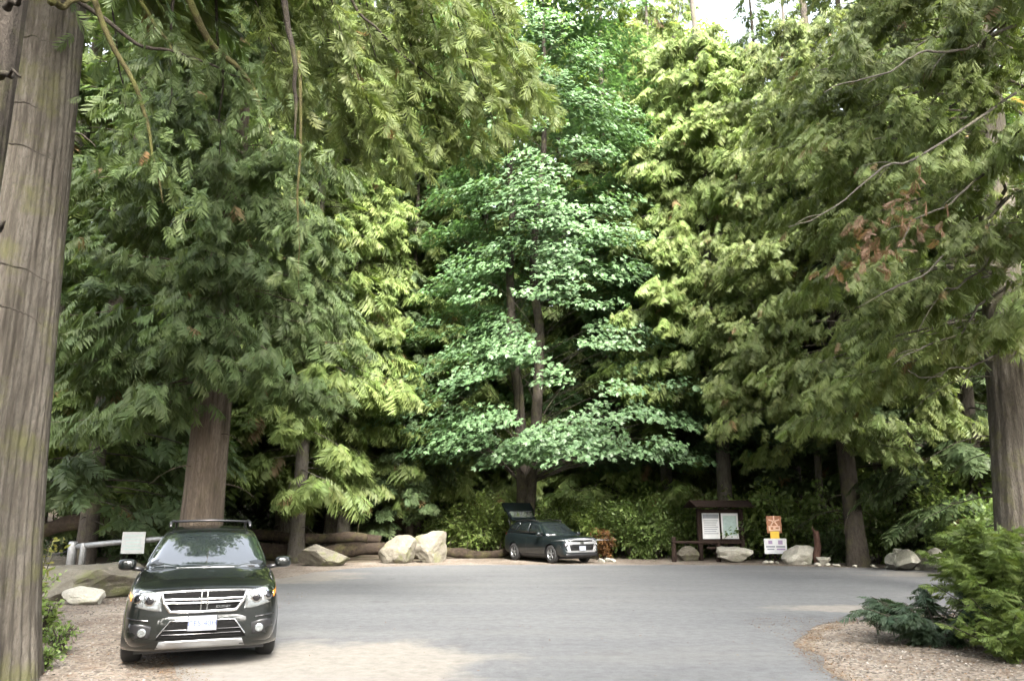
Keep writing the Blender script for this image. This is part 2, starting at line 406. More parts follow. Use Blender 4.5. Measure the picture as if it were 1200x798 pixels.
MAPLE_OUT = []
for _i, (_a, _r) in enumerate([(0, 1.0), (28, .45), (55, .92), (105, .52), (180, .2), (255, .52), (305, .92), (332, .45)]):
    MAPLE_OUT.append((_r * math.cos(R(_a)) * 0.55 + 0.25, _r * math.sin(R(_a)) * 0.55, -0.10 * _r * abs(math.sin(R(_a)))))
LEAF_MAPLE = (np.array([(0.25, 0, 0.04)] + MAPLE_OUT, np.float32), np.array([[0, 1 + i, 1 + (i + 1) % 8] for i in range(8)]), np.linspace(0.3, 1, 9).astype(np.float32))
LEAF_TINY = (np.array([(0, 0, 0), (.5, .25, 0), (1.1, 0, -.05), (.5, -.25, 0)], np.float32), np.array([[0, 3, 1], [3, 2, 1]]), np.array([0, .5, 1, .5], np.float32))
LEAF_OVAL = (np.array([(0, 0, 0), (.35, .27, -.03), (.8, .2, -.04), (1.1, 0, -.08), (.8, -.2, -.04), (.35, -.27, -.03)], np.float32), np.array([[0, 5, 1], [5, 4, 1], [4, 2, 1], [4, 3, 2]]), np.array([0, .4, .8, 1, .8, .4], np.float32))
def scatter(mb, protos, P, A, N, L, col, tipcol=None, rng=None):
    """instances of protos at P, axis A, normal N, length L; col (K,3); tipcol mixes towards the tips"""
    K = len(P); A = unit(A); B = unit(np.cross(N, A)); N = np.cross(A, B)
    which = rng.integers(0, len(protos), K)
    for w_, (v, f, tn) in enumerate(protos):
        s = np.nonzero(which == w_)[0]
        if not len(s): continue
        Mx = np.stack([A[s], B[s], N[s]], -1) * L[s][:, None, None]
        V = np.einsum('kij,nj->kni', Mx, v) + P[s][:, None]
        F = (f[None] + (np.arange(len(s)) * len(v))[:, None, None]).reshape(-1, 3)
        C = np.repeat(col[s][:, None], len(v), 1)
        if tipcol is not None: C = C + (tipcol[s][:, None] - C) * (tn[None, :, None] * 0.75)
        mb.add(V.reshape(-1, 3), F, C.reshape(-1, 3))

def trunk_mesh(mb, P, r, n=14, furrow=0.05, flare=0.5, seed=1, k=9):
    """tapered trunk with flutes along the path P"""
    P = np.asarray(P, float); m = len(P); z = P[:, 2] - P[0, 2]
    th = np.linspace(0, 2 * np.pi, n, endpoint=False)
    rr = np.asarray(r)[:, None] * np.ones((1, n))
    ph = 2 * np.pi * npnoise(z * 0.25, seed)[:, None] * 0.25
    lob = np.sin(3 * th[None] + ph + seed) + 0.7 * np.sin(5 * th[None] - ph + 2 * seed)
    rr *= 1 + flare * np.exp(-z / 1.0)[:, None] * (0.75 + 0.45 * lob) + 0.03 * lob
    rid = np.abs(np.sin(k * th[None] + 2.2 * npnoise(z * 0.45, seed + 3)[:, None] + 1.5 * npnoise(th * 2.5, seed + 9)[None])) 
    rid2 = np.abs(np.sin(k * 2.7 * th[None] + 3.0 * npnoise(z * 0.8 + 50, seed + 5)[:, None]))
    rr *= 1 + furrow * (rid ** 0.6 - 0.6) + 0.4 * furrow * (rid2 ** .5 - .6)
    V = P[:, None] + np.stack([rr * np.cos(th), rr * np.sin(th), 0 * rr], -1)
    i = np.arange(m - 1)[:, None] * n; j = np.arange(n)[None]; k2 = (j + 1) % n
    mb.add(V.reshape(-1, 3), np.stack([i + j, i + k2, i + n + k2, i + n + j], -1).reshape(-1, 4))

GREEN = dict(
    cedar=((0.062, 0.092, 0.028), (0.150, 0.195, 0.060)),
    olive=((0.074, 0.098, 0.030), (0.170, 0.210, 0.066)),
    deep=((0.048, 0.074, 0.032), (0.105, 0.145, 0.062)),
    bright=((0.090, 0.130, 0.036), (0.205, 0.255, 0.085)),
    hemlock=((0.060, 0.090, 0.034), (0.135, 0.180, 0.070)))
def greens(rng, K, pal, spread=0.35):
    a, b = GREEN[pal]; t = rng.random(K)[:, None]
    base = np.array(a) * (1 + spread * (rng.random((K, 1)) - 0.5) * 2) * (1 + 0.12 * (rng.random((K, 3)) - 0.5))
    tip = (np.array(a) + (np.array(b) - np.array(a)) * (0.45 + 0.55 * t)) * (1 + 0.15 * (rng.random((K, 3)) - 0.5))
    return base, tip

def conifer_geo(seed, H, z0, Rmax, nb, pal='cedar', droop=0.35, tipup=0.25, per_m=5.5, sl=(0.55, 1.0), protos=None, r0=0.4,
                shape=0.8, hang=0.7, brown=0.015, az=None, zmax=None, dead=8, wood_n=3, start=0.18, flare=0.45, nth=16, furrow=0.05, bz=None, deadlen=0.6, lean=None, face=None, jit=.12):
    """returns (trunk MB, crown MB): trunk with limbs, sprays hung along drooping limbs"""
    rng = np.random.default_rng(seed); protos = protos or SPRAY
    tw, cr = MB(), MB()
    zz = np.concatenate([[-0.4, 0, .15, .35, .6, 1, 1.5, 2.2], np.linspace(3, H, 26)])
    lean = rng.normal(0, 0.006, 2) if lean is None else lean
    path = np.stack([zz * lean[0] + 0.10 * npnoise(zz * .2, seed), zz * lean[1] + 0.10 * npnoise(zz * .2, seed + 7), zz], -1)
    path[:, :2] -= path[1, :2]
    trunk_mesh(tw, path, r0 * np.clip(1 - zz / H * 0.95, 0.03, 1) ** 0.8, nth, furrow, flare, seed)
    Ps, As, Ns, Ls = [], [], [], []
    top = zmax or H
    hs = z0 + (top - z0) * (np.arange(nb) + rng.random(nb)) / nb
    for b in range(nb):
        h = hs[b]; u = (h - z0) / (H - z0)
        a = rng.uniform(0, 2 * np.pi) if az is None else rng.uniform(*az)
        if face is not None and rng.random() < .6: a = face + rng.normal(0, .75)
        L = Rmax * (1 - u) ** shape * rng.uniform(0.6, 1.1) * (0.75 + 0.25 * min(1, u * 8)) + 0.4
        m = 9; s = np.linspace(0, 1, m)
        up0 = rng.uniform(-0.15, 0.25)
        x = L * s * (1 - 0.06 * s); zc = h + L * (up0 * s - (droop + up0 * .4) * s ** 1.8 + tipup * s ** 4) * rng.uniform(.8, 1.2)
        wob = 0.22 * L * (npnoise(s * 3, seed * 7 + b) - npnoise(0, seed * 7 + b)) * s
        c0 = np.array([np.interp(h, path[:, 2], path[:, 0]), np.interp(h, path[:, 2], path[:, 1])])
        pts = np.stack([c0[0] + x * math.cos(a) - wob * math.sin(a), c0[1] + x * math.sin(a) + wob * math.cos(a), zc], -1)
        tw.tube(pts, (0.010 + 0.0065 * L) * (1 - 0.85 * s), wood_n, caps=False)
        K = max(3, int(L * per_m))
        ss = start + (1 - start) * np.sqrt((np.arange(K) + rng.random(K)) / K) if K else []
        ss = np.clip(ss, 0, 1)
        p = np.stack([np.interp(ss, s, pts[:, i]) for i in range(3)], -1)
        T = np.stack([np.interp(ss, s, np.gradient(pts[:, i])) for i in range(3)], -1); T = unit(T)
        p = p + rng.normal(0, 1, (K, 3)) * [jit, jit, jit * .8]
        Sd = unit(np.cross(T, [0, 0, 1.0])) * np.where(rng.random(K) < 0.5, -1, 1)[:, None]
        wT = 0.25 + 0.75 * ss[:, None] ** 2
        A = T * wT + Sd * (1.05 - 0.6 * ss[:, None]) * rng.uniform(.5, 1.1, (K, 1)) + np.array([0, 0, -1.0]) * hang * rng.uniform(.35, 1.25, (K, 1)) + rng.normal(0, .12, (K, 3))
        N = np.array([0, 0, 1.0]) + Sd * rng.uniform(-.1, .5, (K, 1)) + T * 0.3 + rng.normal(0, .28, (K, 3))
        ln = rng.uniform(*sl, K) * (0.65 + 0.5 * np.sin(np.pi * np.clip(ss * .9, 0, 1))) * min(1, 0.45 + 0.2 * L)
        Ps.append(p); As.append(A); Ns.append(N); Ls.append(ln)
    if Ps:
        P, A, N, L = (np.concatenate(q) for q in (Ps, As, Ns, Ls))
        c, t = greens(rng, len(P), pal)
        # clumps of lighter and darker growth
        cl = 0.75 + 0.5 * noise3(P * 0.55, seed)[:, None]; c = c * cl; t = t * cl
        bmask = rng.random(len(P)) < brown
        c[bmask] = (0.12, 0.085, 0.04); t[bmask] = (0.17, 0.12, 0.055)
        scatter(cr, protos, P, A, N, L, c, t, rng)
    for b in range(dead):   # bare dead twigs on the lower stem
        h = rng.uniform(0.25 * z0, z0 * 1.4); a = rng.uniform(0, 2 * np.pi); L = rng.uniform(.5, 1.6) * deadlen; s = np.linspace(0, 1, 5)
        rb = np.interp(h, zz, r0 * np.clip(1 - zz / H * .95, .03, 1) ** .8) * 0.8
        d = rb + L * s
        tw.tube(np.stack([path[10, 0] + d * math.cos(a), path[10, 1] + d * math.sin(a), h + 0.1 * L * s - 0.5 * L * s ** 2], -1), 0.018 * (1 - .8 * s), 4, caps=False)
    return tw, cr
def conifer(name, x, y, label, bark, group=None, cat='tree', leaf=None, z=None, rz=0, **kw):
    tw, cr = conifer_geo(**kw)
    o = thing(name, (x, y, zt(x, y) if z is None else z), label, cat, group, rz)
    build('trunk', tw, M[bark], o, True)
    if cr.n: build('crown', cr, leaf or M['leaf'], o)
    return o

def broad_geo(seed, H, z0, Rx, nclump, per, leaf, size, pal, r0=0.16, stems=2, flat=0.42, cs=1.1, tilt=0.55, prof=None, xoff=0.0, ry=1.0, qmin=.12, hp=.92, lr=1.0):
    """broad-leaved crown: flattened tiers of leaves over limbs rising from the stems"""
    rng = np.random.default_rng(seed); tw, cr = MB(), MB(); tops = []
    for k in range(stems):
        zz = np.linspace(-0.3, H * 0.95, 22); a = 2 * np.pi * k / max(1, stems) + 2.8
        off = 0.28 * (stems > 1); sp = (0.010 * H if stems > 1 else 0.0)
        px = math.cos(a) * (off + sp * zz / H * 3) + 0.28 * (npnoise(zz * .3, seed + k) - .5) * (zz > 0.3)
        py = math.sin(a) * (off + sp * zz / H * 3) + 0.28 * (npnoise(zz * .3, seed + k + 9) - .5)
        path = np.stack([px, py, zz], -1); tops.append(path)
        trunk_mesh(tw, path, r0 * np.clip(1 - zz / H, .04, 1) ** .9, 12, .04, .35, seed + k, 6)
    Ps, Ns, Cs = [], [], []
    for c in range(nclump):
        u = ((c + rng.random()) / nclump); h = z0 + (H - z0) * u ** hp
        u = (h - z0) / (H - z0)
        rad = Rx * (prof(u) if prof else math.sin(math.pi * min(1, .12 + .86 * (1 - u))) ** .7 * (1 - .35 * u))
        a = rng.uniform(0, 2 * np.pi); q = rad * math.sqrt(rng.uniform(qmin, 1.0))
        cx, cyy = q * math.cos(a) + xoff * (1 - u), ry * q * math.sin(a)
        csz = cs * rng.uniform(.7, 1.35)
        st = tops[c % stems]; hb = max(0.8 if H < 6 else 3.2, h - 0.35 * q - 0.5); b0 = np.array([np.interp(hb, st[:, 2], st[:, i]) for i in range(3)])
        s = np.linspace(0, 1, 6)[:, None]; e = np.array([cx, cyy, h - .1])
        limb = b0 + (e - b0) * s + np.array([0, 0, 1.0]) * (0.12 * q * np.sin(np.pi * s))
        if c % 3 == 0 or lr >= 1: tw.tube(limb, lr * (0.012 + 0.006 * q) * (1 - .8 * s[:, 0]), 3, caps=False)
        n = int(per * csz * csz / (cs * cs))
        rr = csz * np.sqrt(rng.random(n)); aa = rng.uniform(0, 2 * np.pi, n)
        out = np.array([math.cos(a), math.sin(a), 0.0])
        p = np.stack([cx + rr * np.cos(aa), cyy + rr * np.sin(aa), h + flat * csz * (1 - (rr / csz) ** 2) * rng.uniform(-.25, 1.0, n)], -1)
        p[:, 2] -= 0.28 * ((p[:, :2] - [cx, cyy]) @ out[:2]) + rng.uniform(0, .15, n)
        nn = np.array([0, 0, 1.0]) + out * tilt * rng.uniform(.2, 1.3, (n, 1)) + rng.normal(0, .33, (n, 3))
        Ps.append(p); Ns.append(nn); Cs.append(np.full(n, rng.uniform(.8, 1.2)))
    P, N, C = np.concatenate(Ps), np.concatenate(Ns), np.concatenate(Cs)
    A = rng.normal(0, 1, P.shape); A[:, 2] = -.35 * np.abs(A[:, 2]) - .2
    A = A - N * ((A * N).sum(1) / (N * N).sum(1))[:, None]
    c, t = greens(rng, len(P), pal, .25); c, t = c * C[:, None], t * C[:, None]
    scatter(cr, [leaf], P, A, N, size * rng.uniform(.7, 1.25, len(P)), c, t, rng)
    return tw, cr
GREEN['maple'] = ((0.070, 0.124, 0.056), (0.112, 0.178, 0.084))
GREEN['lime'] = ((0.13, 0.185, 0.045), (0.22, 0.28, 0.085))
GREEN['shrub'] = ((0.085, 0.130, 0.036), (0.16, 0.215, 0.065))
GREEN['yellowing'] = ((0.16, 0.17, 0.04), (0.30, 0.26, 0.09))
GREEN['rust'] = ((0.10, 0.048, 0.016), (0.16, 0.082, 0.03))
def broad(name, x, y, label, bark, group=None, cat='tree', z=None, rz=0, **kw):
    tw, cr = broad_geo(**kw)
    o = thing(name, (x, y, zt(x, y) if z is None else z), label, cat, group, rz)
    build('trunk' if cat == 'tree' else 'stem', tw, M[bark], o, True)
    build('crown' if cat == 'tree' else 'foliage', cr, M['leaf_broad'], o)
    return o
# ---------------------------------------------------------------- the trees
def at(u, t): # ground point below photo column u at depth t
    return (u - 600) / FPX * t, 1.043 * t
# the big cedar at the left edge of the shoulder
A0 = thing('cedar_tree', (-5.95, 8.75, 0), 'huge grey-brown furrowed cedar trunk standing beside the front of the dark SUV', 'tree')
mb = MB(); zz = np.concatenate([np.linspace(-0.3, 3, 60), np.linspace(3.1, 12, 70), np.linspace(12.5, 32, 14)])
rad = 0.50 * np.clip(1 - zz / 34, .04, 1) ** .7 + 0.14 * np.exp(-np.clip(zz, 0, 99) / 2.6)
pth = np.stack([-0.035 * zz, 0 * zz, zz], -1)
trunk_mesh(mb, pth, rad, 200, .085, .20, 4, 21)
build('trunk', mb, M['cedar_bark'], A0, True)
rngA = np.random.default_rng(5)
def local(p, o): return np.asarray(p, float) - np.array(o.location)
def limb(o, pts, r, name='branch', m='twig', n=7, seg=26, wob=0.03, seed=0):
    """a branch through (u, v, t) photo points, as a part of tree o"""
    q = np.array([pix(*p) for p in pts]); s = np.linspace(0, 1, len(q)); e = np.linspace(0, 1, seg)
    f = np.stack([np.interp(e, s, q[:, i]) for i in range(3)], -1)
    for _ in range(3): f[1:-1] = (f[:-2] + 2 * f[1:-1] + f[2:]) / 4
    f += wob * np.stack([npnoise(e * 9, seed + i) - .5 for i in range(3)], -1) * np.minimum(1, e * 4)[:, None]
    b = MB(); b.tube(local(f, o), r * (1 - .75 * e), n); return build(name, b, M[m], o, True), f
for i, (u0, v0, u1, v1) in enumerate([(0, 308, 60, 332), (0, 358, 50, 380), (0, 165, 62, 188), (10, 120, 48, 128), (86, 155, 112, 172), (22, 44, 58, 50)]):
    t = 8.45 if u1 < 80 else 9.0
    limb(A0, [(u0, v0, t), ((u0 + u1) / 2, (v0 + v1) / 2 - 5, t - .12), (u1, v1, t - .2)], .014, 'dead_branch', 'twig', seed=i, wob=.008)
# drooping mossy branches of that cedar across the top of the picture
LF = []
for i, (pts, r, m) in enumerate([
    ([(196, -60, 9.6), (240, 40, 9.8), (272, 72, 10), (296, 96, 10.2), (312, 135, 10.3), (320, 172, 10.4)], .055, 'moss_bark'),
    ([(60, -20, 9.2), (120, 22, 9.4), (160, 52, 9.6), (215, 64, 9.8), (255, 78, 10), (290, 92, 10.2)], .035, 'twig'),
    ([(100, -30, 9), (132, 50, 9.1), (160, 98, 9.2), (175, 135, 9.3), (184, 190, 9.4), (190, 235, 9.4)], .040, 'moss_bark'),
    ([(150, -20, 10), (185, 30, 10), (205, 60, 10), (216, 62, 10)], .030, 'moss_bark'),
    ([(205, -40, 11), (203, 40, 11), (201, 130, 11)], .030, 'dark_bark'),
    ([(398, -30, 11), (425, 20, 11.2), (470, 60, 11.4), (515, 100, 11.6)], .028, 'dark_bark'),
    ([(350, 60, 11), (355, 150, 11), (350, 260, 11.2), (352, 340, 11.3)], .030, 'moss_bark'),
    ([(330, -20, 10.5), (345, 60, 10.6), (349, 120, 10.7), (346, 160, 10.7)], .05, 'dark_bark'),
    ([(420, 140, 14), (440, 160, 14), (462, 175, 14), (475, 200, 14)], .03, 'dark_bark'),
    ([(130, -20, 11), (138, 60, 11), (150, 120, 11), (140, 190, 11)], .018, 'dark_bark'),
    ([(250, -40, 13), (262, 90, 13), (258, 180, 13)], .03, 'dark_bark'),
    ([(60, 2, 8.3), (80, 6, 8.6), (120, -6, 9)], .05, 'moss_bark')]):
    LF.append(limb(A0, pts, r, 'branch', m, seed=20 + i)[1])
cr = MB()
def drape_sprays(cr, lines, rng, per_m, ln, pal, protos, down=.9, spread=.25, o=None, brown=.004, toward=None):
    Ps = []
    for f in lines:
        L = np.linalg.norm(np.diff(f, axis=0), axis=1).sum(); K = max(2, int(L * per_m)); e = rng.random(K) ** .8
        s = np.linspace(0, 1, len(f)); Ps.append(np.stack([np.interp(e, s, f[:, i]) for i in range(3)], -1))
    P = np.concatenate(Ps) + rng.normal(0, spread, (sum(map(len, Ps)), 3)) * [1, 1, .6]
    K = len(P); A = rng.normal(0, .6, (K, 3)); A[:, 2] = -down * rng.uniform(.5, 1.4, K)
    if toward is not None: A += np.asarray(toward)
    N = rng.normal(0, .7, (K, 3)); N[:, 2] += .5; N[:, 1] -= .5
    c, t = greens(rng, K, pal); br = rng.random(K) < brown; c[br] = (.14, .085, .04); t[br] = (.20, .12, .05)
    scatter(cr, protos, local(P, o) if o is not None else P, A, N, rng.uniform(ln[0], ln[1], K), c, t, rng)
drape_sprays(cr, LF[:5] + LF[9:11], rngA, 14, (.16, .36), 'hemlock', SPRAY_MID, o=A0)
drape_sprays(cr, [LF[0][15:], LF[2][12:], LF[6][8:], LF[8][8:]], rngA, 26, (.18, .36), 'hemlock', SPRAY_MID, o=A0)
# sweeping dark plume hanging across the top, left of the maple
PL = []
for i in range(16):
    u0 = 280 + i * 20 + rngA.uniform(-15, 15); t = rngA.uniform(11.0, 14.0)
    v1 = 60 + 130 * math.exp(-((u0 - 400) / 170) ** 2) + rngA.uniform(-30, 30)
    PL.append(limb(A0, [(u0 - 40, -130, t - .4), (u0 + 10, -40, t), (u0 + 40, .45 * v1, t), (u0 + 75, v1, t)], .020, 'branch', 'dark_bark', 5, 16, seed=70 + i)[1])
drape_sprays(cr, PL, rngA, 40, (.20, .44), 'olive', SPRAY_MID, .8, .16, A0, .004, (0.5, 0, 0))
build('crown', cr, M['leaf'], A0)

# the narrow dark trunk right beside it
B0 = thing('hemlock_tree', (-4.75, 6.05, 0), 'narrow dark-barked trunk close beside the huge cedar trunk', 'tree')
mb = MB(); zz = np.concatenate([np.linspace(-.3, 9, 70), np.linspace(9.3, 22, 12)])
trunk_mesh(mb, np.stack([-.012 * zz, 0 * zz, zz], -1), .29 * np.clip(1 - zz / 24, .04, 1) ** .8, 70, .05, .25, 11, 9)
build('trunk', mb, M['dark_bark'], B0, True)
for i, (u0, v0, u1, v1) in enumerate([(0, 88, 24, 86), (-4, 265, 10, 262), (8, 10, 40, -8)]):
    limb(B0, [(u0, v0, 6.1), (u1, v1, 5.9)], .035, 'branch_stub', 'dark_bark', seed=40 + i, seg=8)
for i in range(7):
    z0 = 10 + i * 1.4; a = i * 2.4
    b = MB(); s = np.linspace(0, 1, 8); b.tube(np.stack([3 * s * math.cos(a), 3 * s * math.sin(a), z0 - 1.2 * s ** 2], -1), .03 * (1 - .8 * s), 5); build('branch', b, M['dark_bark'], B0, True)

# the cedar behind the dark SUV
x, y = at(230, 19.8)
conifer('cedar_tree', x, y, 'straight reddish cedar trunk rising directly behind the dark SUV, foliage hanging above it', 'red_bark', seed=31, H=36, z0=5.0, Rmax=5.0, nb=150,
        pal='hemlock', droop=.46, tipup=.22, per_m=13, sl=(.34, .66), start=.08, face=-1.2, jit=.2, protos=SPRAY_HANG, r0=.54, hang=.85, flare=.22, nth=96, furrow=.06, zmax=21, dead=12, deadlen=1.0, brown=.004)
# three cedars on the right, the big trunk at the right edge first
x, y = at(1196, 17.0)
conifer('cedar_tree', x, y, 'big grey-brown cedar trunk behind the green bush on the gravel island', 'cedar_bark', seed=41, H=34, z0=5.6, Rmax=7.0, nb=125, pal='olive', droop=.34, tipup=.14, lean=(.065, 0),
        per_m=15, sl=(.27, .54), face=-2.4, jit=.2, protos=SPRAY_HANG, r0=.50, hang=.8, flare=.3, nth=80, furrow=.06, zmax=18, brown=.008, dead=26, deadlen=2.2, start=.22)
CR = bpy.data.objects['cedar_tree.002']; RL = []
for i, pts in enumerate([[(1188, 225, 16.9), (1120, 290, 15.5), (1060, 330, 14.6), (1000, 362, 14.0)], [(1190, 110, 16.9), (1100, 165, 15.3), (1010, 215, 14.2), (930, 268, 13.6)], [(1186, 330, 16.9), (1110, 395, 15.6), (1045, 420, 14.8)],
        [(1190, 30, 16.9), (1110, 60, 15.5), (1040, 80, 14.8), (960, 110, 14.2)], [(1188, 270, 16.9), (1130, 330, 15.4), (1090, 352, 14.9)], [(1192, 170, 16.9), (1140, 215, 15.6), (1085, 245, 15), (1050, 290, 14.7)], [(1186, 400, 16.9), (1130, 428, 15.9), (1070, 436, 15.3)]]):
    RL.append(limb(CR, pts, .035, 'bare_branch', 'grey_bark', 6, 22, .12, 140 + i)[1])
for i in range(16):
    f = RL[i % 7]; p = f[int(6 + (i * 5) % 14)]; rg = np.random.default_rng(300 + i); e = np.linspace(0, 1, 6)[:, None]; b = MB()
    b.tube(local(p + np.array([-.7, -.15, rg.uniform(-.9, .3)]) * e * rg.uniform(.5, 1.1) + np.array([0, 0, -.2]) * e ** 2, CR), .011 * (1 - .7 * e[:, 0]), 4); build('bare_twig', b, M['grey_bark'], CR, True)
dm = MB(); rg = np.random.default_rng(9)
cl = np.concatenate([pix(u_, v_, t_) + rg.normal(0, .16, (13, 3)) for u_, v_, t_ in [(1072, 222, 13.6), (1055, 245, 13.5), (1082, 262, 13.6), (1024, 272, 13.4), (1015, 292, 13.4), (1040, 300, 13.4), (985, 318, 13.3)]])
A_ = rg.normal(0, .6, cl.shape); A_[:, 2] -= .9; cb = np.tile((.115, .068, .042), (len(cl), 1)) * rg.uniform(.7, 1.2, (len(cl), 1))
scatter(dm, SPRAY_MID, local(cl, CR), A_, rg.normal(0, .6, cl.shape) + [0, -.4, .5], rg.uniform(.14, .30, len(cl)), cb, cb * 1.4, rg); tag(build('dead_spray', dm, M['leaf'], CR), 'rust-brown dead sprays')
x, y = at(1005, 27.3)
conifer('cedar_tree', x, y, 'drooping olive-green cedar overhanging the pale boulder by the white notice', 'dark_bark', seed=42, H=34, z0=5.0, Rmax=6.6, nb=140, pal='olive', droop=.40, tipup=.16,
        per_m=13, sl=(.34, .66), face=-2.2, jit=.2, protos=SPRAY_HANG, r0=.33, hang=.85, zmax=22, brown=.008, dead=18, deadlen=1.5)
x, y = at(862, 29.5)
conifer('cedar_tree', x + .6, y + 3.2, 'light green cedar with hanging fern-like fronds behind the notice kiosk', 'grey_bark', seed=43, H=36, z0=7.0, Rmax=6.0, nb=170, pal='bright', droop=.40, tipup=.16,
        per_m=9, sl=(.5, .95), face=-1.9, jit=.2, protos=SPRAY_HANG, r0=.34, hang=.9, zmax=26, brown=.008)
# the maple in the middle
x, y = at(612, 32.0)
def mprof(u):
    return float(np.interp(u, [0, .06, .16, .3, .45, .7, .9, 1], [.80, 1.0, .80, .62, .62, .60, .48, .2]))
broad('maple_tree', x + .3, y + 1.4, 'tall maple with tiers of blue-green leaves spreading over the parked SUV', 'dark_bark', seed=51, H=34, z0=4.2, Rx=9.8, nclump=560, per=92, leaf=LEAF_MAPLE, size=.33,
      pal='maple', r0=.30, stems=2, flat=.62, cs=1.1, tilt=1.1, ry=.56, qmin=.25, hp=1.6, lr=.5, prof=mprof, xoff=2.5)

# forest behind: a few kinds, copied
protoL = [
    conifer('cedar_tree', *at(330, 33), 'tall green cedar in the dense forest around the parking lot', 'grey_bark', 'forest cedars behind the lot', seed=61, H=38, z0=3.0, Rmax=5.6, nb=170, pal='cedar', droop=.34, tipup=.2, per_m=6.2, sl=(.7, 1.2), r0=.38),
    conifer('cedar_tree', *at(440, 37), 'bright green feathery cedar in the dense forest around the parking lot', 'grey_bark', 'bright cedars behind the lot', seed=62, H=40, z0=3.6, Rmax=5.6, nb=175, pal='bright', droop=.42, tipup=.2, per_m=6.2, sl=(.7, 1.2), protos=SPRAY_HANG, r0=.34, hang=.8),
    conifer('hemlock_tree', *at(150, 30), 'dark green hemlock in the dense forest around the parking lot', 'dark_bark', 'forest hemlocks behind the lot', seed=63, H=36, z0=2.2, Rmax=4.8, nb=180, pal='deep', droop=.28, tipup=.05, per_m=6.4, sl=(.6, 1.05), r0=.30, hang=.45),
]
spots = [ # kind, photo column, depth, height factor, turn
    (1, 400, 33.5, .85, 1.0), (1, 345, 30, .85, 3.4), (1, 465, 36, .9, 2.2), (1, 515, 38, .95, 4.2), (2, 100, 23.5, .95, 1.0), (0, 20, 26, 1.0, 2.1), (1, 95, 36, 1.0, .3), (2, 205, 33, 1.0, 2.2), (0, 260, 41, 1.05, 4.0), (1, 385, 34.5, .92, 5.2), (2, 375, 43, 1.0, .7),
    (0, 490, 39, 1.05, 1.4), (2, 478, 35.2, .70, 3.3), (1, 545, 45, 1.0, 2.6), (1, 665, 41, .95, 4.4), (1, 560, 38.5, .9, 2.0), (0, 720, 38, 1.0, 3.0), (1, 820, 41, 1.0, 1.1), (1, 785, 36, .88, 2.9), (0, 300, 36, .95, 5.0), (0, 745, 44, 1.05, 1.9), (1, 800, 49, 1.0, 5.8),
    (2, 940, 36, .95, 2.5), (0, 985, 41, 1.0, 3.9), (2, 1065, 30, 1.0, .4), (0, 1120, 34, 1.05, 2.0), (2, 1160, 25.5, .95, 5.0), (0, 1240, 26, 1.0, 1.0), (2, 1090, 44, 1.0, 3.0),
    (0, -80, 30, 1.0, .6), (2, 40, 42, 1.0, 1.7), (0, 165, 48, 1.1, 3.6), (2, 310, 52, 1.1, 5.5), (0, 430, 54, 1.1, .2), (2, 585, 56, 1.1, 1.1), (2, 700, 58, 1.0, 2.9),
    (0, 850, 55, 1.0, 4.7), (2, 915, 49, 1.05, .9), (2, 1010, 54, 1.1, 2.3), (0, 1160, 47, 1.05, 4.2), (2, 1260, 38, 1.05, 3.1), (0, -30, 54, 1.1, 2.8), (2, 120, 62, 1.1, 4.9),
    (0, 350, 68, 1.1, 1.5), (2, 500, 70, 1.15, 3.4), (0, 640, 72, 1.0, 5.1), (2, 880, 70, 1.1, .5), (0, 1050, 68, 1.1, 2.7), (2, 1200, 62, 1.1, 1.2), (0, 230, 76, 1.1, 3.9), (2, 960, 80, 1.1, 4.6), (0, 780, 82, 1.0, .1)]
NOTED = {(100, 23.5): 'dark hemlock standing right behind the swing barrier', (345, 30): 'bright green cedar with low boughs over the flat-topped boulder', (400, 33.5): 'bright green cedar behind the fallen logs, left of the leaning pair of boulders',
    (465, 36): 'bright green cedar directly behind the leaning pair of boulders', (478, 35.2): 'short dark hemlock crowded behind the leaning pair of boulders', (1065, 30): 'dark hemlock standing behind the whitish rock pile'}
for k, u, t, sc, a in spots:
    x, y = at(u, t)
    q = dup(protoL[k], (x, y, zt(x, y) - .1), a, sc, NOTED.get((u, t)))
# the crowns of the two near trunks, above the picture
def high_crown(tree, proto, dz, sc, rz):
    ch = [q for q in proto.children if q.name.startswith('crown')][0].copy(); COL.objects.link(ch); ch.parent = tree; ch.location = (0, 0, dz); ch.scale = (sc,) * 3; ch.rotation_euler = (0, 0, rz)
high_crown(A0, protoL[0], 8.5, .9, .7); high_crown(B0, protoL[2], 8.0, .6, 2.0)
# unseen cedars and hemlocks added beside and behind the camera, shading the near lot
for k, x, y, sc, a in [(0, 10.8, 2.5, 1.0, .4), (2, -10.5, -1.5, 1.0, 1.4), (0, -3.5, -15, 1.0, 2.4), (2, 6.5, -9, 1.0, 3.4), (2, -16, 7, 1.0, 5.4), (2, 1.5, -24, 1.1, .2), (0, -13, -12, 1.0, 5.0)]:
    dup(protoL[k], (x, y, 0), a, sc)  # added unseen shade trees, copied under the forest trees' names
# pale broad-leaved trees far behind, bright at the top of the picture
p0 = broad('cottonwood_tree', *at(770, 52), 'pale yellow-green broad-leaved tree rising behind the maple', 'grey_bark', 'pale broad-leaved trees behind the maple', seed=71, H=40, z0=6, Rx=7.0, nclump=200, per=85, leaf=LEAF_OVAL, size=.34, pal='lime', r0=.3, stems=1, flat=.7, cs=1.5, tilt=.5)
for u, t, sc, a in [(700, 60, 1.1, 1), (560, 62, 1.1, 2.2), (455, 60, 1.1, 3), (640, 50, 1.0, 4.1), (380, 58, 1.1, 5), (835, 62, 1.1, .6), (130, 42, .75, 2.4)]:
    x, y = at(u, t); dup(p0, (x, y, zt(x, y) - .1), a, sc)
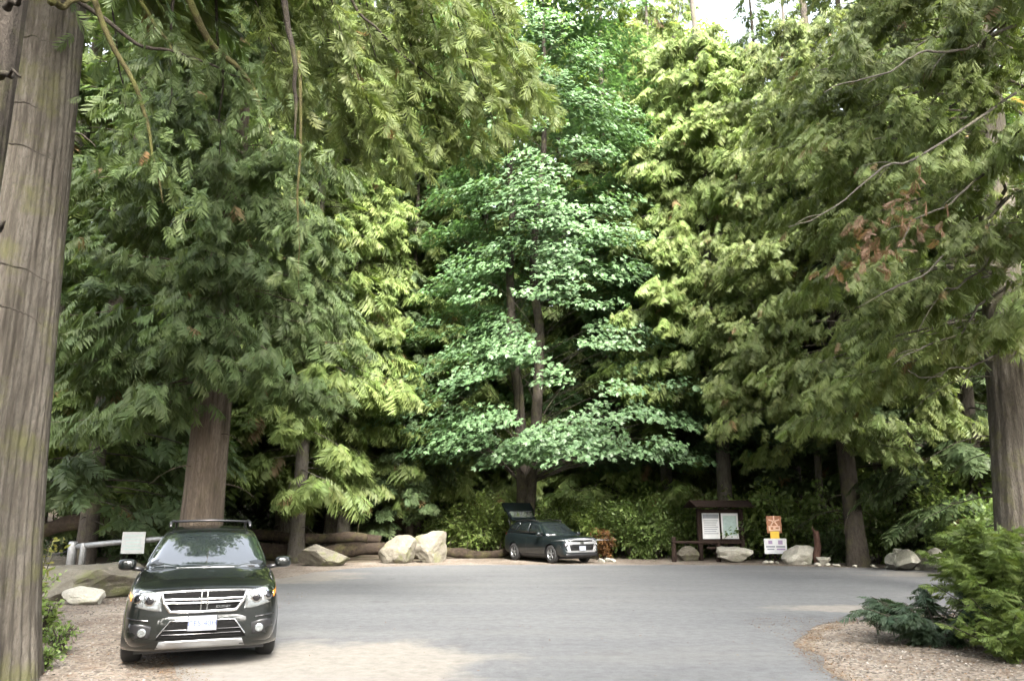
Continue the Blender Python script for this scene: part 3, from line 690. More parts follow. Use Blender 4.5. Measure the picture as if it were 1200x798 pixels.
# bare pale stem left of the maple
o = thing('dead_tree', (*at(489, 36.5), 0), 'thin pale bare tree stem standing left of the maple', 'tree'); o.location.z = zt(o.location.x, o.location.y)
mb = MB(); zz = np.linspace(-.3, 20, 30); trunk_mesh(mb, np.stack([.1 * npnoise(zz * .2, 3), 0 * zz, zz], -1), .19 * np.clip(1 - zz / 30, .1, 1), 12, .04, .2, 8, 5)
for i in range(22):
    h = 5 + i * .65; a = i * 2.39; s = np.linspace(0, 1, 5); L = .5 + .5 * ((i * 37) % 10) / 10
    mb.tube(np.stack([L * s * math.cos(a), L * s * math.sin(a), h - .3 * s ** 2], -1), .02 * (1 - .8 * s), 3, caps=False)
build('trunk', mb, M['grey_bark'], o, True)

# slender bare trunks in the shade behind the rock pile
for i, (u, t, lab) in enumerate([(968, 31.5, 'slender grey trunk in the shade behind the cream boulder'), (1040, 30.5, 'slender grey trunk in the shade left of the whitish rock pile'), (1092, 27.5, 'slender grey trunk in the shade right of the whitish rock pile')]):
    x, y = at(u, t); o = thing('slender_tree', (x, y, zt(x, y)), lab, 'tree'); mb = MB(); zz = np.linspace(-.3, 22, 34)
    trunk_mesh(mb, np.stack([.25 * (npnoise(zz * .15, 30 + i) - npnoise(0, 30 + i)), .02 * zz, zz], -1), (.17 + .03 * i) * np.clip(1 - zz / 26, .1, 1), 14, .05, .25, 60 + i, 6)
    for k in range(14):
        h = 2 + k * .8; a = k * 2.4 + i; s = np.linspace(0, 1, 5); L = .5 + .6 * ((k * 37) % 10) / 10
        mb.tube(np.stack([L * s * math.cos(a), L * s * math.sin(a), h - .35 * s ** 2], -1), .016 * (1 - .8 * s), 3, caps=False)
    build('trunk', mb, M['grey_bark'], o, True)
    cm = [q for q in protoL[2].children if q.name.startswith('crown')][0].copy(); COL.objects.link(cm); cm.parent = o; cm.location = (0, 0, 6.5); cm.scale = (.5, .5, .5); cm.rotation_euler = (0, 0, i * 2.0)
# ---------------------------------------------------------------- shrubs and low plants
def shrub_geo(seed, H, Rx, n, pal, leaf=LEAF_OVAL, size=.11, stems=9, arch=.4):
    rng = np.random.default_rng(seed); tw, cr = MB(), MB(); Ps, As = [], []
    for k in range(stems):
        a = rng.uniform(0, 2 * np.pi); L = H * rng.uniform(.7, 1.1); q = Rx * rng.uniform(.3, 1.0); s = np.linspace(0, 1, 8)
        pts = np.stack([q * s ** 1.3 * math.cos(a), q * s ** 1.3 * math.sin(a), -.05 + L * (s - arch * .45 * s ** 3)], -1)
        tw.tube(pts, .016 * (1 - .75 * s), 4, caps=False)
        for b in range(5):   # side twigs
            s0 = rng.uniform(.2, .95); p0 = np.array([np.interp(s0, s, pts[:, i]) for i in range(3)]); d = unit(rng.normal(0, 1, 3) + [0, 0, .35]); l2 = rng.uniform(.25, .5) * Rx
            e = np.linspace(0, 1, 4)[:, None]; tp = p0 + d * l2 * e + np.array([0, 0, -.25 * l2]) * e ** 2; tw.tube(tp, .007 * (1 - .7 * e[:, 0]), 3, caps=False)
            m = int(n / stems / 5); ee = rng.random(m)[:, None]; Ps.append(p0 + d * l2 * ee + np.array([0, 0, -.25 * l2]) * ee ** 2 + rng.normal(0, .07 * Rx + .02, (m, 3))); As.append(d + rng.normal(0, .7, (m, 3)))
    P = np.concatenate(Ps); P[:, 2] = np.maximum(P[:, 2], .03); A = np.concatenate(As); A[:, 2] -= .25
    N = rng.normal(0, .5, P.shape) + [0, 0, 1.0]
    c, t = greens(rng, len(P), pal, .3)
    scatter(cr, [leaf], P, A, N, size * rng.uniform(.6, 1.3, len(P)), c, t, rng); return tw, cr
def shrub(name, x, y, label, group=None, z=None, cat='bush', part='foliage', m='leaf_broad', **kw):
    tw, cr = shrub_geo(**kw); o = thing(name, (x, y, zt(x, y) if z is None else z), label, cat, group)
    build('stem', tw, M['twig'], o, True); build(part, cr, M[m], o); return o
s0 = shrub('leafy_shrub', *at(740, 32.2), 'mid green leafy shrub growing along the forest edge', 'shrubs along the forest edge', seed=81, H=2.6, Rx=1.7, n=2600, pal='shrub', size=.15, stems=13)
s1 = shrub('leafy_shrub', *at(560, 34.5), 'bright yellow-green shrub glowing along the forest edge', 'yellow-green shrubs along the forest edge', seed=82, H=3.0, Rx=1.9, n=2600, pal='lime', size=.16, stems=13)
s2 = shrub('leafy_shrub', *at(1010, 31), 'dark green low shrub growing along the forest edge', 'dark shrubs along the forest edge', seed=83, H=1.7, Rx=1.5, n=2200, pal='deep', size=.13, stems=12)
for k, u, t, sc, a in [(1, 700, 34.5, .8, 4.4), (1, 755, 35, .9, .2), (1, 540, 38, .95, 1), (1, 578, 39, 1.05, 2), (0, 715, 35, 1.1, 3), (0, 770, 34, 1.0, 4), (1, 790, 36, 1.1, 5), (0, 815, 35.5, 1.2, .5), (0, 690, 37, 1.0, 1.5), (1, 735, 38, 1.2, 2.5), (1, 660, 38, 1.0, 1.2),
        (0, 880, 32, 1.1, 3.5), (1, 897, 32.5, 1.1, 4.5), (1, 925, 33, 1.0, .9), (0, 940, 31.5, 1.3, 5.5), (2, 968, 30, 1.0, 1.8), (0, 990, 30.5, 1.0, 2.8), (0, 1030, 29, 1.0, .8), (1, 1052, 30, 1.2, 3.8), (2, 1080, 28.5, 1.4, 4.8),
        (2, 1110, 26.5, 1.1, 2.2), (1, 1140, 25.5, 1.2, 3.2), (0, 1165, 22.5, 1.1, 1.2), (2, 1210, 22, 1.2, 2.2), (2, 320, 36, 1.2, 2), (2, 285, 34, 1.3, 3), (2, 410, 37, 1.1, 4), (2, 455, 37.5, 1.3, 5), (0, 505, 38, 1.0, 2),
        (2, 75, 32, 1.3, 1), (2, 110, 33.5, 1.5, 2), (2, 150, 31, 1.3, 3), (2, 185, 29.5, 1.4, 4), (0, 130, 36, 1.3, .3), (2, 245, 31, 1.2, 4.1), (2, 625, 39, 1.2, .4), (2, 520, 41, 1.5, 3), (2, 350, 41, 1.5, 1), (2, 225, 36, 1.6, 5), (0, 640, 36.5, .9, 3.3)]:
    x, y = at(u, t - (1.8 if t > 33 and u > 500 else .3)); dup((s0, s1, s2)[k], (x, y, zt(x, y) - .04), a, sc)
shrub('dry_bracken', *at(709, 31.6), 'rust-orange dry bracken between the parked SUV and the green shrubs', seed=84, H=1.5, Rx=.7, n=1500, pal='rust', size=.10, stems=9)
# the bush on the gravel island: two kinds of growth
def fine_bush(name, x, y, label, seed, H, Rx, K, pal, ln, protos, out=.8, down=.15, lean=(0, 0)):
    rng = np.random.default_rng(seed); o = thing(name, (x, y, 0.01), label, 'bush'); tw, cr = MB(), MB(); Ps, As = [], []
    for k in range(K):
        a = rng.uniform(0, 2 * np.pi); q = Rx * math.sqrt(rng.uniform(.05, 1)); L = H * rng.uniform(.55, 1.05) * (1 - .25 * (q / Rx) ** 2); s = np.linspace(0, 1, 9)
        pts = np.stack([(q * math.cos(a) + lean[0] * L) * s ** 1.2, (q * math.sin(a) + lean[1] * L) * s ** 1.2, -.05 + L * (s - .18 * s ** 3)], -1) + .04 * np.stack([npnoise(s * 4, k + seed) - .5, npnoise(s * 4, k + 50) - .5, 0 * s], -1)
        tw.tube(pts, .014 * (1 - .7 * s), 4, caps=False)
        m = int(75 * L / 1.3); ss = .18 + .82 * rng.random(m) ** .8
        Ps.append(np.stack([np.interp(ss, s, pts[:, i]) for i in range(3)], -1)); dd = rng.normal(0, 1, (m, 3)); dd[:, 2] = rng.uniform(-.3, .6, m) - down
        As.append(dd + np.array([math.cos(a), math.sin(a), 0]) * out)
    P, A = np.concatenate(Ps), np.concatenate(As); P[:, 2] = np.maximum(P[:, 2], .04); n = len(P)
    N = rng.normal(0, .45, (n, 3)) + [0, 0, 1]; c, t = greens(rng, n, pal, .3)
    scatter(cr, protos, P, A, N, rng.uniform(*ln, n), c, t, rng); build('stem', tw, M['twig'], o, True); build('foliage', cr, M['leaf'], o); return o
GREEN['yew'] = ((0.080, 0.115, 0.030), (0.150, 0.200, 0.055))
GREEN['blue'] = ((0.034, 0.056, 0.034), (0.070, 0.105, 0.066))
fine_bush('feathery_bush', 6.85, 10.9, 'bright green feathery bush on the gravel island', 91, 2.15, 1.1, 50, 'yew', (.10, .24), SPRAY_MID)
fine_bush('feathery_bush', 6.35, 10.1, 'low light green bush in front of the taller bush on the gravel island', 92, 1.0, .75, 24, 'yew', (.09, .2), SPRAY_MID)
fine_bush('hemlock_sapling', 6.1, 11.3, 'dark bluish hemlock sapling spreading low beside the green bush on the island', 93, 1.05, .95, 30, 'blue', (.13, .28), SPRAY_MID, 1.3, .35, (-.25, 0))
fine_bush('feathery_bush', 8.2, 11.6, 'tall green feathery bush at the road end of the gravel island', 94, 2.2, 1.1, 22, 'yew', (.16, .34), SPRAY_MID)
shrub('leafy_sprig', *G(1196, 770), 'small broad-leaved light green sprig below the island bush', seed=95, H=.7, Rx=.35, n=150, pal='lime', size=.10, stems=6)
# plants around the foot of the big cedar
shrub('yellowing_shrub', -9.4, 15.4, 'thin shrub with cream and yellow leaves beside the huge cedar trunk', seed=96, H=1.75, Rx=.5, n=230, pal='yellowing', size=.13, stems=6)
shrub('leafy_shrub', -8.2, 13.2, 'pale green low plant beside the flat grey boulder', seed=97, H=.95, Rx=.55, n=520, pal='lime', size=.09, stems=9)
shrub('leafy_shrub', -5.62, 9.55, 'small green plant at the foot of the huge cedar trunk', seed=98, H=.34, Rx=.22, n=260, pal='shrub', size=.06, stems=9)
shrub('leafy_shrub', -6.05, 10.6, 'straggly green plant between the huge cedar and the gravel shoulder', seed=99, H=.5, Rx=.35, n=300, pal='shrub', size=.06, stems=9)
shrub('leafy_shrub', -6.9, 11.6, 'light green plant behind the huge cedar trunk', seed=100, H=.8, Rx=.4, n=420, pal='lime', size=.08, stems=9)

# dry needles, leaves and twigs lying on the gravel and along the asphalt edge
rng = np.random.default_rng(7); lit = MB()
def on_line(pts, n, sd):
    pts = np.asarray(pts, float); s = np.concatenate([[0], np.cumsum(np.linalg.norm(np.diff(pts, axis=0), axis=1))]); e = rng.random(n) * s[-1]
    return np.stack([np.interp(e, s, pts[:, 0]), np.interp(e, s, pts[:, 1])], -1) + rng.normal(0, sd, (n, 2))
isl = [(15, 14.3), (7.6, 14.65), (6.0, 13.95), (4.7, 12.35), (4.0, 10.8), (3.75, 9.2), (3.8, 7)]
Q = [on_line(isl, 9000, .10), on_line([(a - .1, b) for a, b in SHOULDER[2:7]], 7000, .22), on_line([(-4.2, 28.6), (0, 29.6), (6, 29.6), (10, 29.0), (14, 27.1), (20, 25.2)], 3500, .35),
     np.stack([rng.uniform(4, 9, 9000), rng.uniform(7.5, 14.2, 9000)], -1), np.stack([rng.uniform(-9, -4.6, 6000), rng.uniform(8.5, 19, 6000)], -1), np.stack([rng.uniform(-3, 4, 700), rng.uniform(8.5, 26, 700)], -1)]
Q = np.concatenate(Q)
keep = ~((Q[:, 0] < -2.5) & (Q[:, 1] < 8)); Q = Q[keep]; n = len(Q)
P = np.stack([Q[:, 0], Q[:, 1], rng.uniform(.018, .03, n)], -1); A = rng.normal(0, 1, (n, 3)); A[:, 2] *= .15; N = rng.normal(0, .25, (n, 3)) + [0, 0, 1]
pal = .5 * np.array([(.26, .13, .05), (.20, .11, .05), (.32, .19, .09), (.15, .10, .06), (.30, .22, .13), (.34, .28, .18)]); c = pal[rng.integers(0, 6, n)] * rng.uniform(.6, 1.2, (n, 1))
scatter(lit, [(LEAF_TINY[0] * np.array([1, .7, 1], np.float32), LEAF_TINY[1], LEAF_TINY[2]), (LEAF_TINY[0] * np.array([1.6, .16, 1], np.float32), LEAF_TINY[1], LEAF_TINY[2])], P, A, N, rng.uniform(.015, .045, n), c, None, rng)
tag(build('leaf_litter', lit, M['litter']), 'dry orange-brown needles and leaves along the asphalt edges', 'leaf litter', None, 'stuff')

# loose pebbles on the island and the shoulder
pb = MB(); rng = np.random.default_rng(77); n = 9000
Q = np.concatenate([np.stack([rng.uniform(4, 9.5, n // 2), rng.uniform(7.5, 14.0, n // 2)], -1), np.stack([rng.uniform(-9.5, -3.6, n // 2), rng.uniform(8.5, 20, n // 2)], -1)])
keep = ~((Q[:, 0] > 0) & (Q[:, 0] < np.interp(Q[:, 1], [7, 9.2, 10.8, 12.35, 13.95], [3.9, 3.85, 4.1, 4.8, 6.1]))) & ~((Q[:, 0] < 0) & (Q[:, 0] > np.interp(Q[:, 1], [8, 10, 12.5, 16, 20], [-3.3, -4.45, -5.55, -6.7, -7.1]))); Q = Q[keep]; n = len(Q)
octa = (np.array([(1, 0, 0), (0, 1, 0), (-1, .2, 0), (.1, -1, 0), (.1, .1, .7), (0, 0, -.5)], np.float32), np.array([[0, 1, 4], [1, 2, 4], [2, 3, 4], [3, 0, 4]]), np.zeros(6, np.float32))
gcol = np.array([(.12, .105, .09), (.17, .155, .135), (.09, .08, .07), (.21, .195, .175)])[rng.integers(0, 4, n)] * rng.uniform(.7, 1.2, (n, 1))
scatter(pb, [octa], np.stack([Q[:, 0], Q[:, 1], np.full(n, .010)], -1), rng.normal(0, 1, (n, 3)) * [1, 1, .1], rng.normal(0, .2, (n, 3)) + [0, 0, 1], rng.uniform(.007, .026, n), gcol, None, rng)
tag(build('loose_pebbles', pb, M['litter']), 'small grey pebbles strewn over the gravel', 'pebbles', None, 'stuff')
# ---------------------------------------------------------------- boulders, logs, kiosk, signs, barrier
def boulder_geo(seed, d, cuts=14, sub=4):
    bm = bmesh.new(); bmesh.ops.create_icosphere(bm, subdivisions=sub, radius=1.0)
    r = np.random.default_rng(seed); V = np.array([v.co[:] for v in bm.verts])
    for _ in range(cuts):
        n = unit(r.normal(0, 1, 3)); h = r.uniform(.45, .85); s = V @ n - h; k = s > 0; V[k] -= s[k][:, None] * n * .97
    V *= 1 + .22 * (noise3(V * 2.2, seed)[:, None] - .5) + .09 * (noise3(V * 7, seed + 1)[:, None] - .5)
    V = V / np.abs(V).max(0) * np.array(d) / 2; V[:, 2] += d[2] * .36
    for v, c in zip(bm.verts, V): v.co = c
    me = bpy.data.meshes.new('boulder'); bm.to_mesh(me); bm.free(); return me
def boulder(x, y, d, label, m='stone', seed=1, rz=0., tilt=0., group=None, cuts=14):
    o = link('boulder', boulder_geo(seed, d, cuts), M[m]); o.location = (x, y, 0); o.rotation_euler = (0, tilt, rz); return tag(o, label, 'boulder', group)
boulder(*at(465, 29.3), (1.6, 1.3, 1.45), 'pale angular boulder, left of the leaning pair by the dead log', seed=11, cuts=9)
boulder(at(509, 29.3)[0], at(509, 29.3)[1] + .5, (1.75, 1.2, 1.55), 'tilted oval boulder leaning against its angular neighbour', seed=12, cuts=8, tilt=-.35)
boulder(*at(379, 27.6), (1.95, 1.3, .92), 'flat-topped low boulder between the dark SUV and the leaning pair', seed=13, cuts=22)
boulder(-9.7, 17.6, (3.2, 1.9, 1.05), 'long sloping grey slab boulder beside the dark SUV in front of the barrier', seed=4, rz=.25)
boulder(-8.95, 16.45, (1.0, .6, .42), 'small whitish stone at the foot of the grey slab boulder', 'pale_stone', seed=14)
boulder(*at(858, 29.6), (1.65, 1.0, .72), 'low pale wedge-shaped boulder below the kiosk', 'pale_stone', seed=5)
boulder(*at(939, 28.6), (1.45, .95, .98), 'cream boulder beside the white notice, undercut at its foot', 'pale_stone', seed=6)
boulder(*at(803, 30.6), (1.15, .8, .7), 'brownish boulder behind the rail fence', seed=7)
boulder(*at(965, 28.2), (.55, .45, .35), 'little grey stone beside the broken reddish stump', 'pale_stone', seed=8)
for i, (u, t, w_) in enumerate([(1048, 25.6, .9), (1064, 25.2, 1.1), (1082, 25.5, 1.0), (1056, 26.3, .8), (1076, 26.4, .9), (1100, 24.8, .9)]):
    o = boulder(*at(u, t), (w_, w_ * .8, w_ * (.75 if i < 3 else 1.0)), 'whitish rock in the rock pile at the far road edge', 'pale_stone', seed=20 + i, rz=i, group='rocks in the far pile')
rr = np.random.default_rng(3)
for i in range(26):
    u = rr.uniform(880, 1090) if i < 18 else rr.uniform(700, 720); t = np.interp(u, [700, 880, 1090], [29.8, 29.2, 25.0]) + rr.uniform(-.1, .6); d = rr.uniform(.14, .32)
    boulder(*at(u, t), (d, d * .8, d * .6), 'small loose stone along the far edge of the asphalt', 'pale_stone', seed=40 + i, group='loose stones along the far edge')
def log(p0, p1, r, label, seed, m='log'):
    p0, p1 = np.array(p0, float), np.array(p1, float); o = thing('fallen_log', tuple(p0), label, 'log'); e = np.linspace(0, 1, 30)[:, None]
    P = (p1 - p0) * e + .12 * np.stack([npnoise(e[:, 0] * 4, seed), npnoise(e[:, 0] * 4, seed + 3), npnoise(e[:, 0] * 5, seed + 5)], -1); b = MB()
    b.tube(P, r * (1 - .25 * e[:, 0]) * (1 + .15 * (npnoise(e[:, 0] * 12, seed) - .5)), 14); build('trunk', b, M[m], o, True)
    b = MB()
    for k in range(5):
        s = np.linspace(0, 1, 4)[:, None]; q = P[4 + k * 5]; d = unit(np.array([.2, math.cos(k * 2.1), abs(math.sin(k * 2.1)) + .2])); b.tube(q + d * s * (r + .35), .03 * (1 - .6 * s[:, 0]), 5)
    build('branch_stub', b, M[m], o, True)
log((-12.5, 32.0, .35), (-4.8, 32.6, .35), .38, 'thick fallen log behind the flat-topped boulder', 2)
log((-12.0, 33.2, 1.0), (-5.6, 33.6, .75), .30, 'dark fallen log lying across another behind the flat-topped boulder', 5)
log((-4.2, 33.4, .25), (0.2, 34.0, .25), .24, 'thin fallen log behind the leaning pair of boulders', 8)
log((-19.5, 27.5, .9), (-12.5, 26.5, 1.9), .34, 'mossy leaning dead log in the shade beyond the white barrier sign', 9)

M['sign_white'] = m_plain('sign_white', (.60, .61, .62), .4, var=.06)
M['enamel'] = m_plain('aged_white_enamel', (.42, .43, .42), .4, var=.1)
M['plate_white'] = m_plain('plate_white', (.19, .205, .235), .4, var=.06)
M['print_grey'] = m_plain('print_grey', (.20, .22, .25), .5, var=.1)
M['print_lilac'] = m_plain('print_lilac', (.30, .22, .36), .5, var=.1)
M['print_teal'] = m_plain('print_teal', (.34, .45, .43), .5, var=.15, scale=9)
M['print_blue'] = m_plain('print_blue', (.03, .045, .13), .5, var=.1)
M['print_dark'] = m_plain('print_dark', (.16, .17, .21), .5, var=.1)
M['sign_yellow'] = m_plain('sign_yellow', (.80, .52, .03), .45, var=.1)
M['sign_brown'] = m_plain('sign_brown', (.36, .15, .07), .5, var=.2)
M['sign_peach'] = m_plain('sign_peach', (.75, .50, .36), .5, var=.15)
M['rubber'] = m_plain('rubber', (.012, .012, .012), .75, var=.3)
M['black'] = m_plain('black_plastic', (.010, .010, .011), .35, var=.2)
M['gloss_black'] = m_plain('gloss_black', (.006, .006, .007), .12, coat=.5, var=.2)
M['void'] = m_plain('grille_mesh_black', (.004, .004, .004), .8, var=.2, spec=.1)
M['chrome'] = m_plain('chrome', (.50, .51, .52), .12, 1.0, var=.04)
M['silver'] = m_plain('satin_silver', (.30, .305, .31), .32, .8, .3, .08)
M['steel'] = m_plain('galvanised_steel', (.22, .225, .225), .5, .7, var=.2, scale=14)
M['lens'] = m_plain('lamp_lens', (.30, .325, .335), .06, .75, 1.0, .10, 30)
M['amber'] = m_plain('amber_lens', (.70, .22, .03), .15, 0, .8, .1)
M['red_lens'] = m_plain('red_lens', (.45, .02, .02), .15, 0, .8, .1)
M['glass'] = m_plain('tinted_glass', (.010, .013, .014), .025, 0, 1.0, .1, spec=1.0)
def m_paint(name, col):
    m, t, b = mat(name); f = noise(t, 900, 2); d = noise(t, 2.5, 6, .6)
    c = ramp(t, f, [(.4, col), (.7, tuple(x * 1.7 for x in col))])
    c = mixc(t, ramp(t, d, [(.45, (0, 0, 0)), (.8, (.018,) * 3)]), c, (.20, .18, .15))      # a film of road dust
    t.links.new(c, b.inputs['Base Color']); b.inputs['Metallic'].default_value = .3; b.inputs['Roughness'].default_value = .36
    b.inputs['Specular IOR Level'].default_value = .15; b.inputs['Coat Weight'].default_value = 1.0; b.inputs['Coat Roughness'].default_value = .035; return m
M['paint_a'] = m_paint('dark_grey_green_paint', (.0040, .0052, .0048))
M['paint_b'] = m_paint('dark_teal_grey_paint', (.006, .0095, .011))
M['paint_silver'] = m_paint('silver_paint', (.20, .205, .21))

def text(name, s, size, m, parent, loc, rot, ext=.002):
    c = bpy.data.curves.new(name, 'FONT'); c.body = s; c.size = size; c.align_x = 'CENTER'; c.align_y = 'CENTER'; c.extrude = ext
    o = bpy.data.objects.new(name, c); COL.objects.link(o); dg = bpy.context.evaluated_depsgraph_get()
    me = bpy.data.meshes.new_from_object(o.evaluated_get(dg)); bpy.data.objects.remove(o); me.name = name
    me.materials.clear(); p = link(name, me, m, parent); p.location = loc; p.rotation_euler = rot; return p

# information kiosk
kx, ky = at(847, 31.0)
K = thing('information_kiosk', (kx, ky, 0), 'dark brown roofed information kiosk with two white notice panels', 'kiosk', rz=.12)
def bx(name, c, d, m, par, rot=None):
    b = MB(); b.box(c, d, rot); o = build(name, b, M[m], par)
    md = o.modifiers.new('bevel', 'BEVEL'); md.width = min(.012, min(d) * .2); md.segments = 2; return o
for s in (-1, 1): bx('post', (s * .92, .0, 1.05), (.17, .17, 2.12), 'dark_wood', K)
bx('beam', (0, 0, 2.02), (1.66, .12, .14), 'dark_wood', K); bx('beam', (0, 0, .74), (1.66, .13, .16), 'dark_wood', K)
bx('back_board', (0, .05, 1.38), (1.66, .04, 1.14), 'dark_wood', K); bx('mullion', (.0, -.035, 1.38), (.06, .05, 1.13), 'dark_wood', K)
for i, s in enumerate((-1, 1)):
    p = bx('notice_panel', (s * .415, -.005, 1.40), (.75, .03, 1.05), 'sign_white', K)
    if s < 0:
        bx('printed_band', (-.415, -.024, 1.80), (.70, .008, .18), 'print_grey', p)
        for k in range(7): bx('printed_line', (-.415 - .02 * (k % 3), -.024, 1.62 - k * .088), (.62 - .05 * (k % 3), .008, .030), 'print_grey', p)
    else: bx('printed_map', (.415, -.024, 1.42), (.60, .008, .80), 'print_teal', p)
for s in (-1, 1):   # shallow gable roof of boards
    for k in range(4):
        o = bx('roof_board', (0, 0, 0), (2.6, .21, .04), 'dark_wood', K); o.location = (0, s * (.10 + k * .19), 2.40 - k * .065 + .004 * (k % 2)); o.rotation_euler = (s * -R(19), 0, 0)
bx('ridge_board', (0, 0, 2.435), (2.62, .12, .05), 'dark_wood', K)
# dark rail fence below the kiosk
fx, fy = at(815, 29.9)
F = thing('rail_fence', (fx, fy, 0), 'low dark timber rail fence in front of the kiosk', 'fence')
def rail(name, p0, p1, r, par, m='dark_wood'):
    e = np.linspace(0, 1, 9)[:, None]; P = np.array(p0) + (np.array(p1) - np.array(p0)) * e; b = MB(); b.tube(P, r * (1 + .12 * (npnoise(e[:, 0] * 6, 3) - .5)), 9); return build(name, b, M[m], par, True)
for px_, h in ((-.85, .98), (.95, .82), (1.6, .55)): rail('post', (px_, 0, -.1), (px_ + .03, 0, h), .10, F)
for z0_, a, b_ in ((.78, -.9, 1.9), (.55, .5, 2.0), (.34, .8, 1.7)): rail('rail', (a, -.05, z0_), (b_, -.05, z0_ - .03), .055, F)
# sign post with three boards
gx, gy = at(910, 30.0)
N0 = thing('sign_post', (gx, gy, 0), 'post carrying a brown picture sign, a yellow plate and a white notice', 'sign', rz=-.05)
bx('post', (0, .05, .9), (.09, .09, 1.9), 'dark_wood', N0)
p = bx('brown_sign', (.02, -.02, 1.47), (.60, .03, .68), 'sign_brown', N0)
b = MB()
for a_ in range(5):  # pale pictogram: a figure with raised arms
    ang = R(90 + 72 * a_); b.box((.02 + .13 * math.cos(ang), -.041, 1.60 + .11 * math.sin(ang)), (.20, .01, .05), Matrix.Rotation(-ang, 3, 'Y'))
build('pictogram', b, M['sign_peach'], p)
b = MB(); b.box((.02, -.0415, 1.32), (.46, .01, .20)); build('pictogram', b, M['sign_peach'], p)
b = MB(); b.box((-.08, -.048, 1.32), (.10, .01, .10)); b.box((.13, -.048, 1.33), (.12, .01, .06)); build('pictogram', b, M['sign_brown'], p)
bx('yellow_plate', (.02, -.03, 1.0), (.36, .03, .40), 'sign_yellow', N0)
p = bx('white_notice', (0, -.075, .62), (.90, .03, .60), 'sign_white', N0)
for k, (cx, cz, ww, hh, mm) in enumerate([(-.2, .77, .16, .14, 'print_lilac'), (.2, .77, .18, .16, 'print_lilac'), (-.2, .60, .36, .06, 'print_grey'), (.2, .60, .36, .06, 'print_grey'), (-.2, .50, .28, .05, 'print_grey'), (.21, .50, .34, .06, 'print_lilac')]):
    bx('printed_block', (cx, -.094, cz), (ww, .008, hh), mm, p)
# charred stump
b = MB(); zz_ = np.linspace(-.2, 1.25, 22); sx, sy = at(959, 28.4)
trunk_mesh(b, np.stack([.04 * npnoise(zz_ * 3, 1), .04 * npnoise(zz_ * 3, 5), zz_], -1), .13 * (1 - .25 * zz_ / 1.3), 18, .10, .25, 2, 5)
st_ = thing('tree_stump', (sx, sy, 0), 'thin broken reddish stump beside the cream boulder', 'stump'); build('trunk', b, M['red_wood'], st_, True)
b = MB(); b.tube([(0, 0, 1.15), (-.08, 0, 1.3), (-.1, 0, 1.42)], [.06, .04, .01], 6); build('splinter', b, M['red_wood'], st_, True)

# swing barrier with its white sign, left of the SUV
gp = np.array([-12.15, 21.3, 0])
GT = thing('swing_barrier', tuple(gp), 'grey steel swing barrier with round posts across the gravel side road', 'barrier')
for dx, r_, h in ((0, .115, 1.12), (.30, .085, 1.08)):
    b = MB(); b.lathe([(0, 0), (r_, 0), (r_, h - .04), (r_ * .85, h), (0, h + .01)], 20, 2, (dx, 0, 0)); o = build('post', b, M['steel'], GT, True)
b = MB(); b.tube([(.05, 0, .98), (1.0, .0, 1.08), (2.6, .05, 1.20), (4.4, .05, 1.24)], .075, 14); build('boom', b, M['steel'], GT, True)
b = MB(); e = np.linspace(0, 1, 16)[:, None]; b.tube(np.array([-.05, 0, .88]) + np.array([-2.7, -1.9, -.48]) * e - np.array([0, 0, .12]) * np.sin(np.pi * e), .022, 6); build('cable', b, M['black'], GT, True)
bs = thing('notice_board', (gp[0] + 1.72, gp[1] - .12, .78), 'square white notice fixed to the steel swing barrier', 'sign', rz=.15)
bx('plate', (0, 0, .31), (.60, .02, .58), 'enamel', bs)
for k in range(5): bx('printed_line', (-.02 * (k % 2), -.014, .50 - k * .09), (.5 - .06 * (k % 3), .008, .03), 'print_teal', bs)

